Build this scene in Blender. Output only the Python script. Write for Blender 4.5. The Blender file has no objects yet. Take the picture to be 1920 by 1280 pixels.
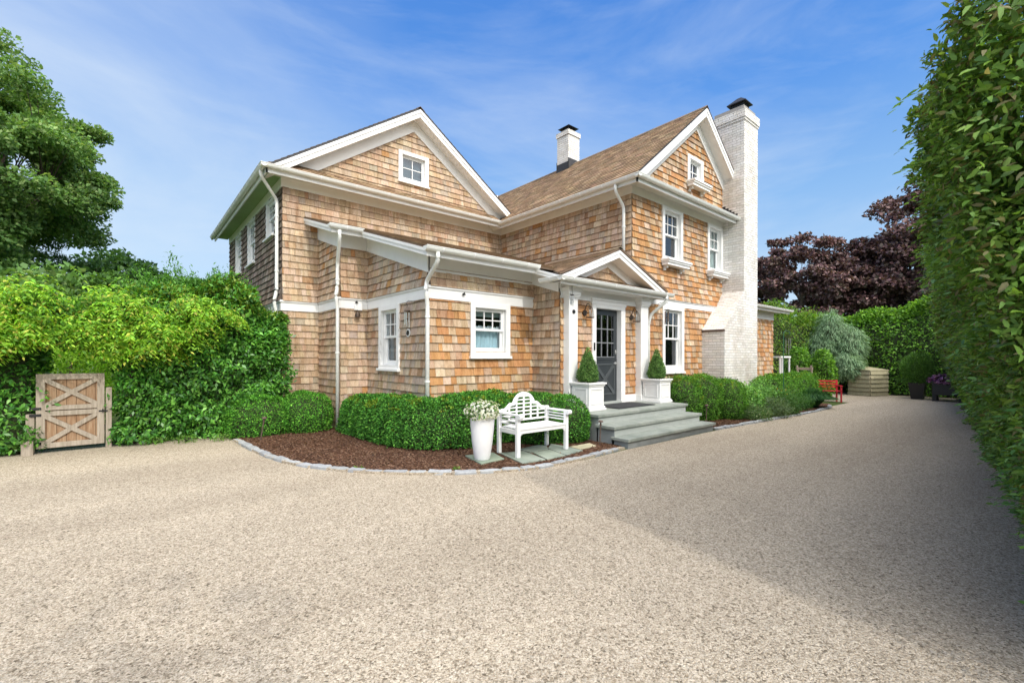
import bpy, math, random
import numpy as np
from mathutils import Vector, Matrix
C = bpy.data.collections.new('place'); bpy.context.scene.collection.children.link(C)
S = bpy.context.scene
rnd = random.Random(7)
R = math.radians

# ------------------------------------------------------------------ camera, sky, sun, exposure
cam = bpy.data.cameras.new('camera'); co = bpy.data.objects.new('camera', cam); C.objects.link(co)
cam.sensor_width = 36.0; cam.lens = 847.98 / 1920 * 36; cam.clip_start = .05; cam.clip_end = 2000
cam.shift_y = 28.0 / 1920
TH = 0.869724
co.matrix_world = Matrix.Translation((0, 0, 1.5289)) @ Matrix.Rotation(TH - math.pi / 2, 4, 'Z') @ Matrix.Rotation(math.pi / 2, 4, 'X') @ Matrix.Rotation(0.0020959, 4, 'Z')
S.camera = co
EXPO = .05; SKYV = 1.0 / (.15 * 2 ** EXPO)
SUN = Vector((.15, 1.0, -.88)).normalized()          # the way the light travels
elev = math.asin(-SUN.z)
sl = bpy.data.lights.new('sun', 'SUN'); sl.energy = 2.0; sl.angle = R(1.0); sl.color = (1, .95, .87)
so = bpy.data.objects.new('sun', sl); C.objects.link(so)
so.rotation_euler = SUN.to_track_quat('-Z', 'Y').to_euler(); so.location = (0, -8, 30)
W = bpy.data.worlds.new('World'); S.world = W; W.use_nodes = True
wn, wl = W.node_tree.nodes, W.node_tree.links
for n in list(wn): wn.remove(n)
out = wn.new('ShaderNodeOutputWorld'); bg = wn.new('ShaderNodeBackground')
sky = wn.new('ShaderNodeTexSky'); sky.sky_type = 'NISHITA'; sky.sun_disc = False
sky.sun_elevation = elev
sky.sun_rotation = math.atan2(-SUN.x, -SUN.y)
sky.air_density = 1.15; sky.dust_density = .25; sky.ozone_density = 3.0; sky.altitude = 0
hs = wn.new('ShaderNodeHueSaturation'); hs.inputs['Saturation'].default_value = 1.22; hs.inputs['Value'].default_value = 1.0
wl.new(sky.outputs[0], hs.inputs['Color'])
def wnode(t, **kw):
    n = wn.new('ShaderNode' + t)
    for k, v in kw.items():
        if k in n.inputs: n.inputs[k].default_value = v
        else: setattr(n, k, v)
    return n
def wramp(src, stops):
    r = wn.new('ShaderNodeValToRGB'); cr = r.color_ramp
    while len(cr.elements) < len(stops): cr.elements.new(.5)
    for e, (p, c) in zip(cr.elements, stops): e.position = p; e.color = (*c, 1)
    wl.new(src, r.inputs[0]); return r.outputs[0]
def wmix(f, a, b):
    m = wn.new('ShaderNodeMixRGB')
    for i, q in enumerate((f, a, b)):
        if isinstance(q, (int, float)): m.inputs[i].default_value = q
        elif isinstance(q, tuple): m.inputs[i].default_value = (*q, 1)
        else: wl.new(q, m.inputs[i])
    return m.outputs[0]
tc = wnode('TexCoord'); dv = tc.outputs['Generated']
sep = wnode('SeparateXYZ'); wl.new(dv, sep.inputs[0])
# measured colour of this sky by height, laid over the physical sky
hgt = wramp(sep.outputs[2], [(0.0, (.62, .79, .96)), (.14, (.50, .71, .96)), (.30, (.30, .55, .94)), (.47, (.13, .36, .89)), (.75, (.055, .22, .74)), (1, (.04, .16, .6))])
scl = wnode('MixRGB', blend_type='MULTIPLY'); scl.inputs[0].default_value = 1; scl.inputs[2].default_value = (SKYV, SKYV, SKYV, 1); wl.new(hgt, scl.inputs[1])
base = wmix(.85, hs.outputs[0], scl.outputs[0])
def cloud(scale, rot, nscale, lo, hi, top):
    mp = wnode('Mapping'); mp.inputs['Scale'].default_value = scale; mp.inputs['Rotation'].default_value = rot
    nz = wnode('TexNoise', Scale=nscale, Detail=8, Roughness=.58, Distortion=.6); wl.new(dv, mp.inputs[0]); wl.new(mp.outputs[0], nz.inputs['Vector'])
    return wramp(nz.outputs[0], [(lo, (0, 0, 0)), (hi, (top,) * 3)])
wisps = cloud((.8, 1.1, 2.6), (R(14), R(10), R(35)), 1.3, .47, .85, .50)
fine = cloud((.8, 1.2, 4.5), (R(-8), R(12), R(60)), 3.6, .50, .9, .22)
wc_ = (SKYV * .80, SKYV * .90, SKYV * 1.0)
cl = wmix(fine, wmix(wisps, base, wc_), wc_)
# thin white haze low in the western sky
hd = wnode('VectorMath', operation='DOT_PRODUCT'); wl.new(dv, hd.inputs[0]); hd.inputs[1].default_value = (-.42, .88, .12)
hz = wramp(hd.outputs['Value'], [(.55, (0, 0, 0)), (.97, (.75, .75, .75))]); hn = cloud((1, 1, 2.4), (R(20), 0, R(70)), 1.6, .30, .66, 1.0)
hm = wnode('MixRGB', blend_type='MULTIPLY'); hm.inputs[0].default_value = .75; wl.new(hz, hm.inputs[1]); wl.new(hn, hm.inputs[2]); cl = wmix(hm.outputs[0], cl, wc_)
# bright cloud added overhead and sunward, out of view, to fill the shade
dt = wnode('VectorMath', operation='DOT_PRODUCT'); wl.new(dv, dt.inputs[0]); dt.inputs[1].default_value = Vector((-SUN.x * .75, -SUN.y * .75, .87)).normalized()
fill_bank = wramp(dt.outputs['Value'], [(.56, (0, 0, 0)), (.84, (1, 1, 1))])
bn = cloud((1, 1, 2.0), (0, 0, 0), 2.2, .30, .62, 1.0); bm = wnode('MixRGB', blend_type='MULTIPLY'); bm.inputs[0].default_value = .35; wl.new(fill_bank, bm.inputs[1]); wl.new(bn, bm.inputs[2])
wl.new(wmix(bm.outputs[0], cl, (29.0, 28.0, 26.4)), bg.inputs['Color'])
bg.inputs['Strength'].default_value = .15
wl.new(bg.outputs[0], out.inputs['Surface'])
S.view_settings.view_transform = 'Standard'; S.view_settings.look = 'None'; S.view_settings.gamma = 1.0
S.view_settings.exposure = EXPO
S.cycles.max_bounces = 8; S.cycles.diffuse_bounces = 4; S.cycles.transparent_max_bounces = 8

# ------------------------------------------------------------------ object helpers
def props(o, label=None, cat=None, group=None, kind=None):
    if label: o['label'] = label
    if cat: o['category'] = cat
    if group: o['group'] = group
    if kind: o['kind'] = kind
    return o
def thing(name, loc, label, cat, group=None, rz=0):
    o = bpy.data.objects.new(name, None); C.objects.link(o); o.empty_display_size = .1
    o.location = loc; o.rotation_euler = (0, 0, rz)
    return props(o, label, cat, group)
def org(o):
    v = Vector((0, 0, 0))
    while o is not None: v = v + o.location; o = o.parent
    return v
def copy_tree(o, parent=None):
    c = o.copy(); C.objects.link(c)
    if parent is not None: c.parent = parent
    for ch in [x for x in C.objects if x.parent == o]: copy_tree(ch, c)
    return c
class MB:
    """collects faces; world coordinates unless local=True"""
    def __init__(s): s.v = []; s.f = []; s.mi = []; s.col = []; s.uv = []; s.m = 0; s.c = (1, 1, 1)
    def face(s, pts, uv=None, c=None):
        n = len(s.v); s.v.extend([tuple(p) for p in pts]); s.f.append(tuple(range(n, n + len(pts)))); s.mi.append(s.m); s.col.append(c or s.c); s.uv.append(uv)
    def add(s, vs, fs, c=None):
        n = len(s.v); s.v.extend([tuple(p) for p in vs])
        for f in fs: s.f.append(tuple(i + n for i in f)); s.mi.append(s.m); s.col.append(c or s.c); s.uv.append(None)
    def box(s, x0, x1, y0, y1, z0, z1, c=None, T=None):
        vs = [(x, y, z) for z in (z0, z1) for y in (y0, y1) for x in (x0, x1)]
        if T is not None: vs = [T @ Vector(v) for v in vs]
        s.add(vs, [(0, 2, 3, 1), (4, 5, 7, 6), (0, 1, 5, 4), (2, 6, 7, 3), (0, 4, 6, 2), (1, 3, 7, 5)], c)
    def prism(s, pts, off, c=None):
        """polygon extruded by the vector off"""
        n = len(pts); off = Vector(off); a = [Vector(p) for p in pts]; b = [p + off for p in a]
        s.add(a + b, [tuple(range(n))[::-1], tuple(range(n, 2 * n))] + [(i, (i + 1) % n, n + (i + 1) % n, n + i) for i in range(n)], c)
    def tube(s, pts, r, n=8, c=None, cap=True):
        pts = [Vector(p) for p in pts]; rs = r if isinstance(r, (list, tuple)) else [r] * len(pts); rings = []
        up = Vector((0, 0, 1)); vs = []
        for i, p in enumerate(pts):
            d = (pts[min(i + 1, len(pts) - 1)] - pts[max(i - 1, 0)]).normalized()
            a = d.cross(up)
            if a.length < .1: a = d.cross(Vector((1, 0, 0)))
            a.normalize(); b = d.cross(a)
            for k in range(n):
                t = 2 * math.pi * k / n; vs.append(p + (a * math.cos(t) + b * math.sin(t)) * rs[i])
        fs = [(i * n + k, i * n + (k + 1) % n, (i + 1) * n + (k + 1) % n, (i + 1) * n + k) for i in range(len(pts) - 1) for k in range(n)]
        if cap: fs += [tuple(range(n))[::-1], tuple((len(pts) - 1) * n + k for k in range(n))]
        s.add(vs, fs, c)
    def lathe(s, prof, cx, cy, z=0, n=28, c=None):
        vs = [(cx + r * math.cos(2 * math.pi * k / n), cy + r * math.sin(2 * math.pi * k / n), z + h) for r, h in prof for k in range(n)]
        s.add(vs, [(i * n + k, i * n + (k + 1) % n, (i + 1) * n + (k + 1) % n, (i + 1) * n + k) for i in range(len(prof) - 1) for k in range(n)], c)
    def bar(s, p, q, w, h, side=(0, 1, 0), c=None):
        """square bar from p to q; w across 'side', h the other way"""
        p, q = Vector(p), Vector(q); d = (q - p).normalized(); a = Vector(side); a = (a - d * a.dot(d)).normalized(); b = d.cross(a)
        vs = [e + a * (i * w / 2) + b * (j * h / 2) for e in (p, q) for i, j in ((-1, -1), (1, -1), (1, 1), (-1, 1))]
        s.add(vs, [(0, 1, 2, 3), (7, 6, 5, 4), (0, 4, 5, 1), (1, 5, 6, 2), (2, 6, 7, 3), (3, 7, 4, 0)], c)
    def build(s, name, mat, parent=None, local=False, smooth=False, bevel=0, label=None):
        me = bpy.data.meshes.new(name)
        vs = s.v
        if parent is not None and not local:
            g = org(parent); vs = [(a - g.x, b - g.y, d - g.z) for a, b, d in vs]
        me.from_pydata(vs, [], s.f)
        for m in (mat if isinstance(mat, (list, tuple)) else [mat]): me.materials.append(m)
        me.polygons.foreach_set('material_index', s.mi)
        cs = np.ones((len(me.loops), 4), dtype=np.float32)
        cs[:, :3] = np.repeat(np.array(s.col, dtype=np.float32).reshape(-1, 3), [len(f) for f in s.f], axis=0)
        me.color_attributes.new('Col', 'FLOAT_COLOR', 'CORNER').data.foreach_set('color', cs.ravel())
        if any(u is not None for u in s.uv):
            ul = me.uv_layers.new(name='UVMap'); arr = []
            for f, u in zip(s.f, s.uv): arr += (list(u) if u is not None else [(0, 0)] * len(f))
            ul.data.foreach_set('uv', np.array(arr, dtype=np.float32).ravel())
        if smooth: me.polygons.foreach_set('use_smooth', [True] * len(s.f))
        me.update()
        o = bpy.data.objects.new(name, me); C.objects.link(o)
        if parent is not None: o.parent = parent
        if bevel:
            b = o.modifiers.new('bevel', 'BEVEL'); b.width = bevel; b.segments = 2; b.limit_method = 'ANGLE'
        if label: o['label'] = label
        return o

# ------------------------------------------------------------------ materials
def mat(name, col=(.5, .5, .5), rough=.6, attr=False, spec=.5, metal=0):
    m = bpy.data.materials.new(name); m.use_nodes = True; nt = m.node_tree
    b = nt.nodes['Principled BSDF']; b.inputs['Base Color'].default_value = (*col, 1); b.inputs['Roughness'].default_value = rough
    b.inputs['Specular IOR Level'].default_value = spec; b.inputs['Metallic'].default_value = metal
    return m, nt, b
def N(nt, t, **kw):
    n = nt.nodes.new('ShaderNode' + t)
    for k, v in kw.items():
        if k in n.inputs: n.inputs[k].default_value = v
        else: setattr(n, k, v)
    return n
def ramp(nt, stops, src, interp='LINEAR'):
    r = nt.nodes.new('ShaderNodeValToRGB'); cr = r.color_ramp; cr.interpolation = interp
    while len(cr.elements) < len(stops): cr.elements.new(.5)
    for e, (p, c) in zip(cr.elements, stops): e.position = p; e.color = (*c, 1) if len(c) == 3 else c
    nt.links.new(src, r.inputs[0]); return r
def mul(nt, a, b, fac=1.0, mode='MULTIPLY'):
    m = nt.nodes.new('ShaderNodeMixRGB'); m.blend_type = mode; m.inputs['Fac'].default_value = fac
    nt.links.new(a, m.inputs[1]); nt.links.new(b, m.inputs[2]); return m.outputs[0]
def bump(nt, b, src, strength=.3, dist=.01):
    n = nt.nodes.new('ShaderNodeBump'); n.inputs['Strength'].default_value = strength; n.inputs['Distance'].default_value = dist
    nt.links.new(src, n.inputs['Height']); nt.links.new(n.outputs[0], b.inputs['Normal'])
def objmap(nt, scale=(1, 1, 1)):
    t = nt.nodes.new('ShaderNodeTexCoord'); m = nt.nodes.new('ShaderNodeMapping'); m.inputs['Scale'].default_value = scale
    nt.links.new(t.outputs['Object'], m.inputs[0]); return m.outputs[0]
def simple(name, col, rough=.6, var=.12, scale=8, bs=.15, spec=.5, metal=0, attr=False):
    """a base colour with a little mottling and relief"""
    m, nt, b = mat(name, col, rough, spec=spec, metal=metal)
    v = objmap(nt); n = N(nt, 'TexNoise', Scale=scale, Detail=6, Roughness=.6); nt.links.new(v, n.inputs['Vector'])
    r = ramp(nt, [(.25, (1 - var,) * 3), (.75, (1 + var * .4,) * 3)], n.outputs[0])
    if attr:
        a = N(nt, 'Attribute', attribute_name='Col'); c = N(nt, 'RGB'); c.outputs[0].default_value = (*col, 1); src = mul(nt, a.outputs['Color'], c.outputs[0])
    else:
        c = N(nt, 'RGB'); c.outputs[0].default_value = (*col, 1); src = c.outputs[0]
    nt.links.new(mul(nt, src, r.outputs[0]), b.inputs['Base Color'])
    if bs: bump(nt, b, n.outputs[0], bs, .004)
    return m
def shingle_mat():
    m, nt, b = mat('cedar shingle', rough=.78, spec=.25)
    a = N(nt, 'Attribute', attribute_name='Col')
    g = N(nt, 'TexNoise', Scale=1.0, Detail=5, Roughness=.7); nt.links.new(objmap(nt, (110, 110, 5)), g.inputs['Vector'])
    r1 = ramp(nt, [(.3, (.56, .52, .49)), (.5, (.98, .97, .96)), (.70, (1.2, 1.19, 1.18))], g.outputs[0])
    w = N(nt, 'TexNoise', Scale=1.0, Detail=4, Roughness=.6); nt.links.new(objmap(nt, (14, 14, 1.6)), w.inputs['Vector'])
    r2 = ramp(nt, [(.30, (.66, .56, .47)), (.46, (.92, .88, .84)), (.58, (1, 1, 1)), (.75, (1.06, 1.08, 1.12))], w.outputs[0])
    nt.links.new(mul(nt, mul(nt, a.outputs['Color'], r1.outputs[0]), r2.outputs[0]), b.inputs['Base Color'])
    bump(nt, b, g.outputs[0], .35, .003); return m
def roof_mat():
    m, nt, b = mat('asphalt shingle', rough=.9, spec=.2)
    a = N(nt, 'Attribute', attribute_name='Col')
    g = N(nt, 'TexNoise', Scale=160, Detail=3, Roughness=.7); nt.links.new(objmap(nt), g.inputs['Vector'])
    w = N(nt, 'TexNoise', Scale=2.2, Detail=4); nt.links.new(objmap(nt), w.inputs['Vector'])
    r1 = ramp(nt, [(.35, (.7, .7, .7)), (.65, (1.22, 1.22, 1.22))], g.outputs[0])
    r2 = ramp(nt, [(.35, (.88, .88, .9)), (.65, (1.08, 1.06, 1.03))], w.outputs[0])
    nt.links.new(mul(nt, mul(nt, a.outputs['Color'], r1.outputs[0]), r2.outputs[0]), b.inputs['Base Color'])
    bump(nt, b, g.outputs[0], .5, .003); return m
def brick_mat():
    m, nt, b = mat('painted brick', rough=.7, spec=.3)
    a = N(nt, 'Attribute', attribute_name='Col')
    g = N(nt, 'TexNoise', Scale=30, Detail=6, Roughness=.65); nt.links.new(objmap(nt), g.inputs['Vector'])
    w = N(nt, 'TexNoise', Scale=1.3, Detail=5, Roughness=.6); nt.links.new(objmap(nt, (1, 1, .6)), w.inputs['Vector'])
    h = N(nt, 'TexNoise', Scale=55, Detail=2); nt.links.new(objmap(nt), h.inputs['Vector'])
    r1 = ramp(nt, [(.3, (.80, .79, .77)), (.6, (1.04, 1.04, 1.04))], g.outputs[0])
    r2 = ramp(nt, [(.30, (.72, .68, .64)), (.46, (.92, .90, .88)), (.6, (1, 1, 1))], w.outputs[0])
    r3 = ramp(nt, [(.2, (.35, .30, .27)), (.30, (1, 1, 1))], h.outputs[0])
    nt.links.new(mul(nt, mul(nt, mul(nt, a.outputs['Color'], r1.outputs[0]), r2.outputs[0]), r3.outputs[0]), b.inputs['Base Color'])
    bump(nt, b, g.outputs[0], .5, .006); return m
def leaf_mat(name, rough=.45, trans=.3, spec=.4):
    m, nt, b = mat(name, rough=rough, spec=spec)
    a = N(nt, 'Attribute', attribute_name='Col')
    nt.links.new(a.outputs['Color'], b.inputs['Base Color'])
    t = N(nt, 'BsdfTranslucent')
    y = N(nt, 'MixRGB', blend_type='MULTIPLY'); y.inputs[0].default_value = 1; y.inputs[2].default_value = (1.25, 1.2, .55, 1)
    nt.links.new(a.outputs['Color'], y.inputs[1]); nt.links.new(y.outputs[0], t.inputs['Color'])
    mxs = N(nt, 'MixShader'); mxs.inputs[0].default_value = trans
    nt.links.new(b.outputs[0], mxs.inputs[1]); nt.links.new(t.outputs[0], mxs.inputs[2])
    nt.links.new(mxs.outputs[0], nt.nodes['Material Output'].inputs[0]); return m
def glass_mat(name, tint=(.86, .90, .92), refl=1.0):
    m = bpy.data.materials.new(name); m.use_nodes = True; nt = m.node_tree; nt.nodes.remove(nt.nodes['Principled BSDF'])
    tr = N(nt, 'BsdfTransparent'); tr.inputs[0].default_value = (*tint, 1)
    gl = N(nt, 'BsdfGlossy', Roughness=.015); gl.inputs['Color'].default_value = (.95, .97, 1, 1)
    fr = N(nt, 'Fresnel', IOR=1.9); ml = N(nt, 'Math', operation='MULTIPLY'); ml.inputs[1].default_value = refl
    nzz = N(nt, 'TexNoise', Scale=1.8, Detail=2); nt.links.new(objmap(nt), nzz.inputs['Vector'])
    bp = N(nt, 'Bump', Strength=.05, Distance=.02); nt.links.new(nzz.outputs[0], bp.inputs['Height']); nt.links.new(bp.outputs[0], gl.inputs['Normal'])
    mxs = N(nt, 'MixShader'); geo = N(nt, 'NewGeometry'); inv = N(nt, 'Math', operation='SUBTRACT'); inv.inputs[0].default_value = 1; nt.links.new(geo.outputs['Backfacing'], inv.inputs[1])
    m2 = N(nt, 'Math', operation='MULTIPLY'); nt.links.new(fr.outputs[0], ml.inputs[0]); nt.links.new(ml.outputs[0], m2.inputs[0]); nt.links.new(inv.outputs[0], m2.inputs[1]); nt.links.new(m2.outputs[0], mxs.inputs[0])
    nt.links.new(tr.outputs[0], mxs.inputs[1]); nt.links.new(gl.outputs[0], mxs.inputs[2]); nt.links.new(mxs.outputs[0], nt.nodes['Material Output'].inputs[0]); return m
def gravel_mat():
    m, nt, b = mat('pea gravel', rough=.85, spec=.2)
    v = objmap(nt)
    def cell(scale):
        d = N(nt, 'TexNoise', Scale=scale * .7, Detail=1); nt.links.new(v, d.inputs['Vector'])
        ad = nt.nodes.new('ShaderNodeVectorMath'); ad.operation = 'MULTIPLY_ADD'; ad.inputs[1].default_value = (.02, .02, 0)
        nt.links.new(d.outputs['Color'], ad.inputs[0]); nt.links.new(v, ad.inputs[2])
        vo = N(nt, 'TexVoronoi', Scale=scale, Randomness=1.0); nt.links.new(ad.outputs[0], vo.inputs['Vector'])
        return vo
    v1 = cell(120); v2 = cell(76)
    pal = [(0, (.18, .15, .11)), (.12, (.34, .29, .22)), (.30, (.50, .43, .335)), (.6, (.59, .515, .41)), (.86, (.70, .625, .515)), (1, (.43, .385, .315))]
    s1 = nt.nodes.new('ShaderNodeSeparateColor'); nt.links.new(v1.outputs['Color'], s1.inputs[0])
    s2 = nt.nodes.new('ShaderNodeSeparateColor'); nt.links.new(v2.outputs['Color'], s2.inputs[0])
    c1 = ramp(nt, pal, s1.outputs[0]); c2 = ramp(nt, pal, s2.outputs[1])
    mk = nt.nodes.new('ShaderNodeMath'); mk.operation = 'GREATER_THAN'; mk.inputs[1].default_value = .55; nt.links.new(s2.outputs[2], mk.inputs[0])
    mxx = N(nt, 'MixRGB'); nt.links.new(mk.outputs[0], mxx.inputs[0]); nt.links.new(c1.outputs[0], mxx.inputs[1]); nt.links.new(c2.outputs[0], mxx.inputs[2])
    # gaps between stones are coloured darker
    g = ramp(nt, [(.0, (1.06, 1.06, 1.06)), (.5, (.98, .98, .98)), (.78, (.62, .58, .53))], v1.outputs['Distance'])
    big = N(nt, 'TexNoise', Scale=.55, Detail=5, Roughness=.6); nt.links.new(v, big.inputs['Vector'])
    rb = ramp(nt, [(.35, (.95, .945, .94)), (.65, (1.03, 1.025, 1.02))], big.outputs[0])
    med = N(nt, 'TexNoise', Scale=9, Detail=4, Roughness=.7); nt.links.new(v, med.inputs['Vector'])
    rm = ramp(nt, [(.35, (.94, .935, .93)), (.62, (1.03, 1.03, 1.03))], med.outputs[0])
    trk = N(nt, 'TexNoise', Scale=1.0, Detail=3, Roughness=.5); nt.links.new(objmap(nt, (.10, .75, 1)), trk.inputs['Vector'])
    rt = ramp(nt, [(.38, (.89, .88, .87)), (.55, (1.0, 1.0, 1.0)), (.66, (1.05, 1.045, 1.035))], trk.outputs[0])
    fine_ = N(nt, 'TexNoise', Scale=28, Detail=3, Roughness=.8); nt.links.new(v, fine_.inputs['Vector']); rf = ramp(nt, [(.35, (.84, .83, .81)), (.6, (1.05, 1.05, 1.05))], fine_.outputs[0])
    nt.links.new(mul(nt, mul(nt, mul(nt, mul(nt, mul(nt, mxx.outputs[0], g.outputs[0]), rb.outputs[0]), rm.outputs[0]), rt.outputs[0]), rf.outputs[0]), b.inputs['Base Color'])
    inv = nt.nodes.new('ShaderNodeMath'); inv.operation = 'SUBTRACT'; inv.inputs[0].default_value = 1; nt.links.new(v1.outputs['Distance'], inv.inputs[1])
    inv2 = nt.nodes.new('ShaderNodeMath'); inv2.operation = 'SUBTRACT'; inv2.inputs[0].default_value = 1; nt.links.new(v2.outputs['Distance'], inv2.inputs[1])
    sm = nt.nodes.new('ShaderNodeMath'); sm.operation = 'ADD'; nt.links.new(inv.outputs[0], sm.inputs[0]); nt.links.new(inv2.outputs[0], sm.inputs[1])
    bump(nt, b, sm.outputs[0], .75, .009); return m
def mulch_mat():
    m, nt, b = mat('bark mulch', rough=.95, spec=.1)
    v1 = N(nt, 'TexVoronoi', Scale=1); nt.links.new(objmap(nt, (60, 25, 40)), v1.inputs['Vector'])
    s1 = nt.nodes.new('ShaderNodeSeparateColor'); nt.links.new(v1.outputs['Color'], s1.inputs[0])
    c1 = ramp(nt, [(0, (.035, .018, .012)), (.5, (.10, .05, .032)), (.85, (.17, .095, .06)), (1, (.30, .2, .14))], s1.outputs[0])
    nt.links.new(c1.outputs[0], b.inputs['Base Color']); bump(nt, b, v1.outputs['Distance'], .9, .02); return m
def slate_mat():
    m, nt, b = mat('bluestone', rough=.7, spec=.3)
    v = objmap(nt); n = N(nt, 'TexNoise', Scale=2.4, Detail=8, Roughness=.62); nt.links.new(v, n.inputs['Vector'])
    c = ramp(nt, [(.3, (.17, .195, .175)), (.5, (.245, .27, .245)), (.7, (.31, .33, .30))], n.outputs[0])
    g = N(nt, 'TexNoise', Scale=70, Detail=3); nt.links.new(v, g.inputs['Vector'])
    r = ramp(nt, [(.3, (.9, .9, .9)), (.7, (1.07, 1.07, 1.07))], g.outputs[0])
    a = N(nt, 'Attribute', attribute_name='Col')
    nt.links.new(mul(nt, mul(nt, c.outputs[0], r.outputs[0]), a.outputs['Color']), b.inputs['Base Color']); bump(nt, b, g.outputs[0], .25, .004); return m
def wood_mat(name, c0, c1, rough=.8):
    m, nt, b = mat(name, rough=rough, spec=.2)
    g = N(nt, 'TexNoise', Scale=1, Detail=6, Roughness=.65); nt.links.new(objmap(nt, (30, 30, 3)), g.inputs['Vector'])
    c = ramp(nt, [(.3, c0), (.7, c1)], g.outputs[0]); a = N(nt, 'Attribute', attribute_name='Col')
    nt.links.new(mul(nt, c.outputs[0], a.outputs['Color']), b.inputs['Base Color']); bump(nt, b, g.outputs[0], .3, .004); return m
def ground_mat():
    m, nt, b = mat('lawn soil', rough=1, spec=.1)
    v = objmap(nt); n = N(nt, 'TexNoise', Scale=1.5, Detail=8, Roughness=.7); nt.links.new(v, n.inputs['Vector'])
    c = ramp(nt, [(.3, (.045, .06, .02)), (.55, (.07, .11, .03)), (.75, (.11, .10, .06))], n.outputs[0])
    nt.links.new(c.outputs[0], b.inputs['Base Color']); bump(nt, b, n.outputs[0], .5, .03); return m
M = dict(
    shingle=shingle_mat(), roof=roof_mat(), brick=brick_mat(), gravel=gravel_mat(), mulch=mulch_mat(), slate=slate_mat(), ground=ground_mat(),
    white=simple('white paint', (.82, .82, .81), .5, .09, 2.2, .10), greensoffit=simple('green bounce soffit', (.30, .42, .20), .7, .25, 1.2, .04), soffit=simple('cream soffit paint', (.66, .66, .60), .6, .08, 3, .04),  # soffit green stands in for light bounced off the greenery
    sheath=simple('dark sheathing', (.05, .03, .02), .9), gutter=simple('gutter enamel', (.74, .75, .72), .35, .08, 5, .03),
    door=simple('charcoal door paint', (.035, .042, .048), .4, .08, 6, .03), doorlight=simple('door highlight paint', (.075, .085, .092), .35), muntin=simple('door glazing trim', (.19, .2, .21), .45),
    glass=glass_mat('window glass'), doorglass=glass_mat('door glass', (.6, .63, .65), 1.2), lampglass=glass_mat('lantern glass', (.85, .87, .88), .8),
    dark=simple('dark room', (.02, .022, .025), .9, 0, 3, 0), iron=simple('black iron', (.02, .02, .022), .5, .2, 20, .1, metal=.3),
    deck=simple('brown drip edge', (.16, .11, .075), .9), lead=simple('lead flashing', (.035, .035, .038), .6, .4, 14, .3), bronze=simple('aged bronze', (.09, .065, .05), .42, .3, 25, .1, metal=.7),
    silver=simple('brushed aluminium', (.62, .62, .6), .3, .1, 20, .02, metal=.8), curtain=simple('pale teal curtain', (.60, .76, .80), .9, .1, 9, .1),
    lace=simple('white lace', (.75, .78, .78), .9), blind=simple('grey blind', (.13, .165, .18), .8, .05), blindpale=simple('pale roller blind', (.4, .46, .42), .8, .05),
    granite=simple('grey granite', (.36, .375, .385), .8, .35, 22, .6, attr=True), mortar=simple('mortar', (.33, .31, .29), .9, .15),
    concrete=simple('grey painted riser', (.26, .28, .28), .8, .25, 4, .2), riser=simple('pale stone riser', (.40, .43, .41), .75, .12, 5, .1),
    mat=simple('charcoal doormat', (.03, .032, .036), .98, .5, 90, .8), urn=simple('white glazed urn', (.80, .80, .81), .32, .04, 3, .03),
    bench=simple('white painted wood', (.83, .83, .83), .42, .05, 6, .04), gate=wood_mat('weathered gate wood', (.24, .20, .155), (.44, .38, .31)),
    bark=wood_mat('tree bark', (.06, .045, .035), (.16, .13, .10)), twig=simple('twigs', (.04, .055, .02), .9),
    boxleaf=leaf_mat('boxwood leaf', .6, .3, .15), glossleaf=leaf_mat('glossy leaf', .38, .25, .5), softleaf=leaf_mat('soft leaf', .55, .42), needle=leaf_mat('needles', .6, .2),
    privet=leaf_mat('privet leaf', .42, .32, .4), copper=leaf_mat('copper leaf', .5, .15), petal=leaf_mat('petals', .6, .35),
    red=simple('red paint', (.50, .03, .045), .35, .06, 6, .02), binwood=wood_mat('weathered bin board', (.27, .25, .15), (.42, .38, .26)),
    blackpot=simple('black resin', (.012, .012, .014), .4, .3, 6, .1), soil=simple('potting soil', (.03, .02, .014), 1, .4, 40, .5), mesh=simple('green wire', (.02, .06, .055), .6),
    stake=simple('rusty stake', (.11, .07, .055), .7, .4, 30, .3), green=simple('green enamel', (.02, .11, .05), .5))

# ------------------------------------------------------------------ cut-to-shape tiles (wall shingles, roof tabs, bricks)
def clip(poly, a, b, c):
    """keep the part of a 2-D polygon where a*x+b*y<=c"""
    o = []
    for i, p in enumerate(poly):
        q = poly[(i + 1) % len(poly)]; dp = a * p[0] + b * p[1] - c; dq = a * q[0] + b * q[1] - c
        if dp <= 0: o.append(p)
        if dp * dq < 0: t = dp / (dp - dq); o.append((p[0] + (q[0] - p[0]) * t, p[1] + (q[1] - p[1]) * t))
    return o
def halfplanes(poly):
    A = sum(p[0] * q[1] - q[0] * p[1] for p, q in zip(poly, poly[1:] + poly[:1]))
    if A < 0: poly = poly[::-1]
    return [(q[1] - p[1], -(q[0] - p[0]), (q[1] - p[1]) * p[0] - (q[0] - p[0]) * p[1]) for p, q in zip(poly, poly[1:] + poly[:1])]
def clip_all(poly, hp):
    for h in hp:
        poly = clip(poly, *h)
        if len(poly) < 3: return []
    return poly
def area(p): return abs(sum(a[0] * b[1] - b[0] * a[1] for a, b in zip(p, p[1:] + p[:1]))) / 2
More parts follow.
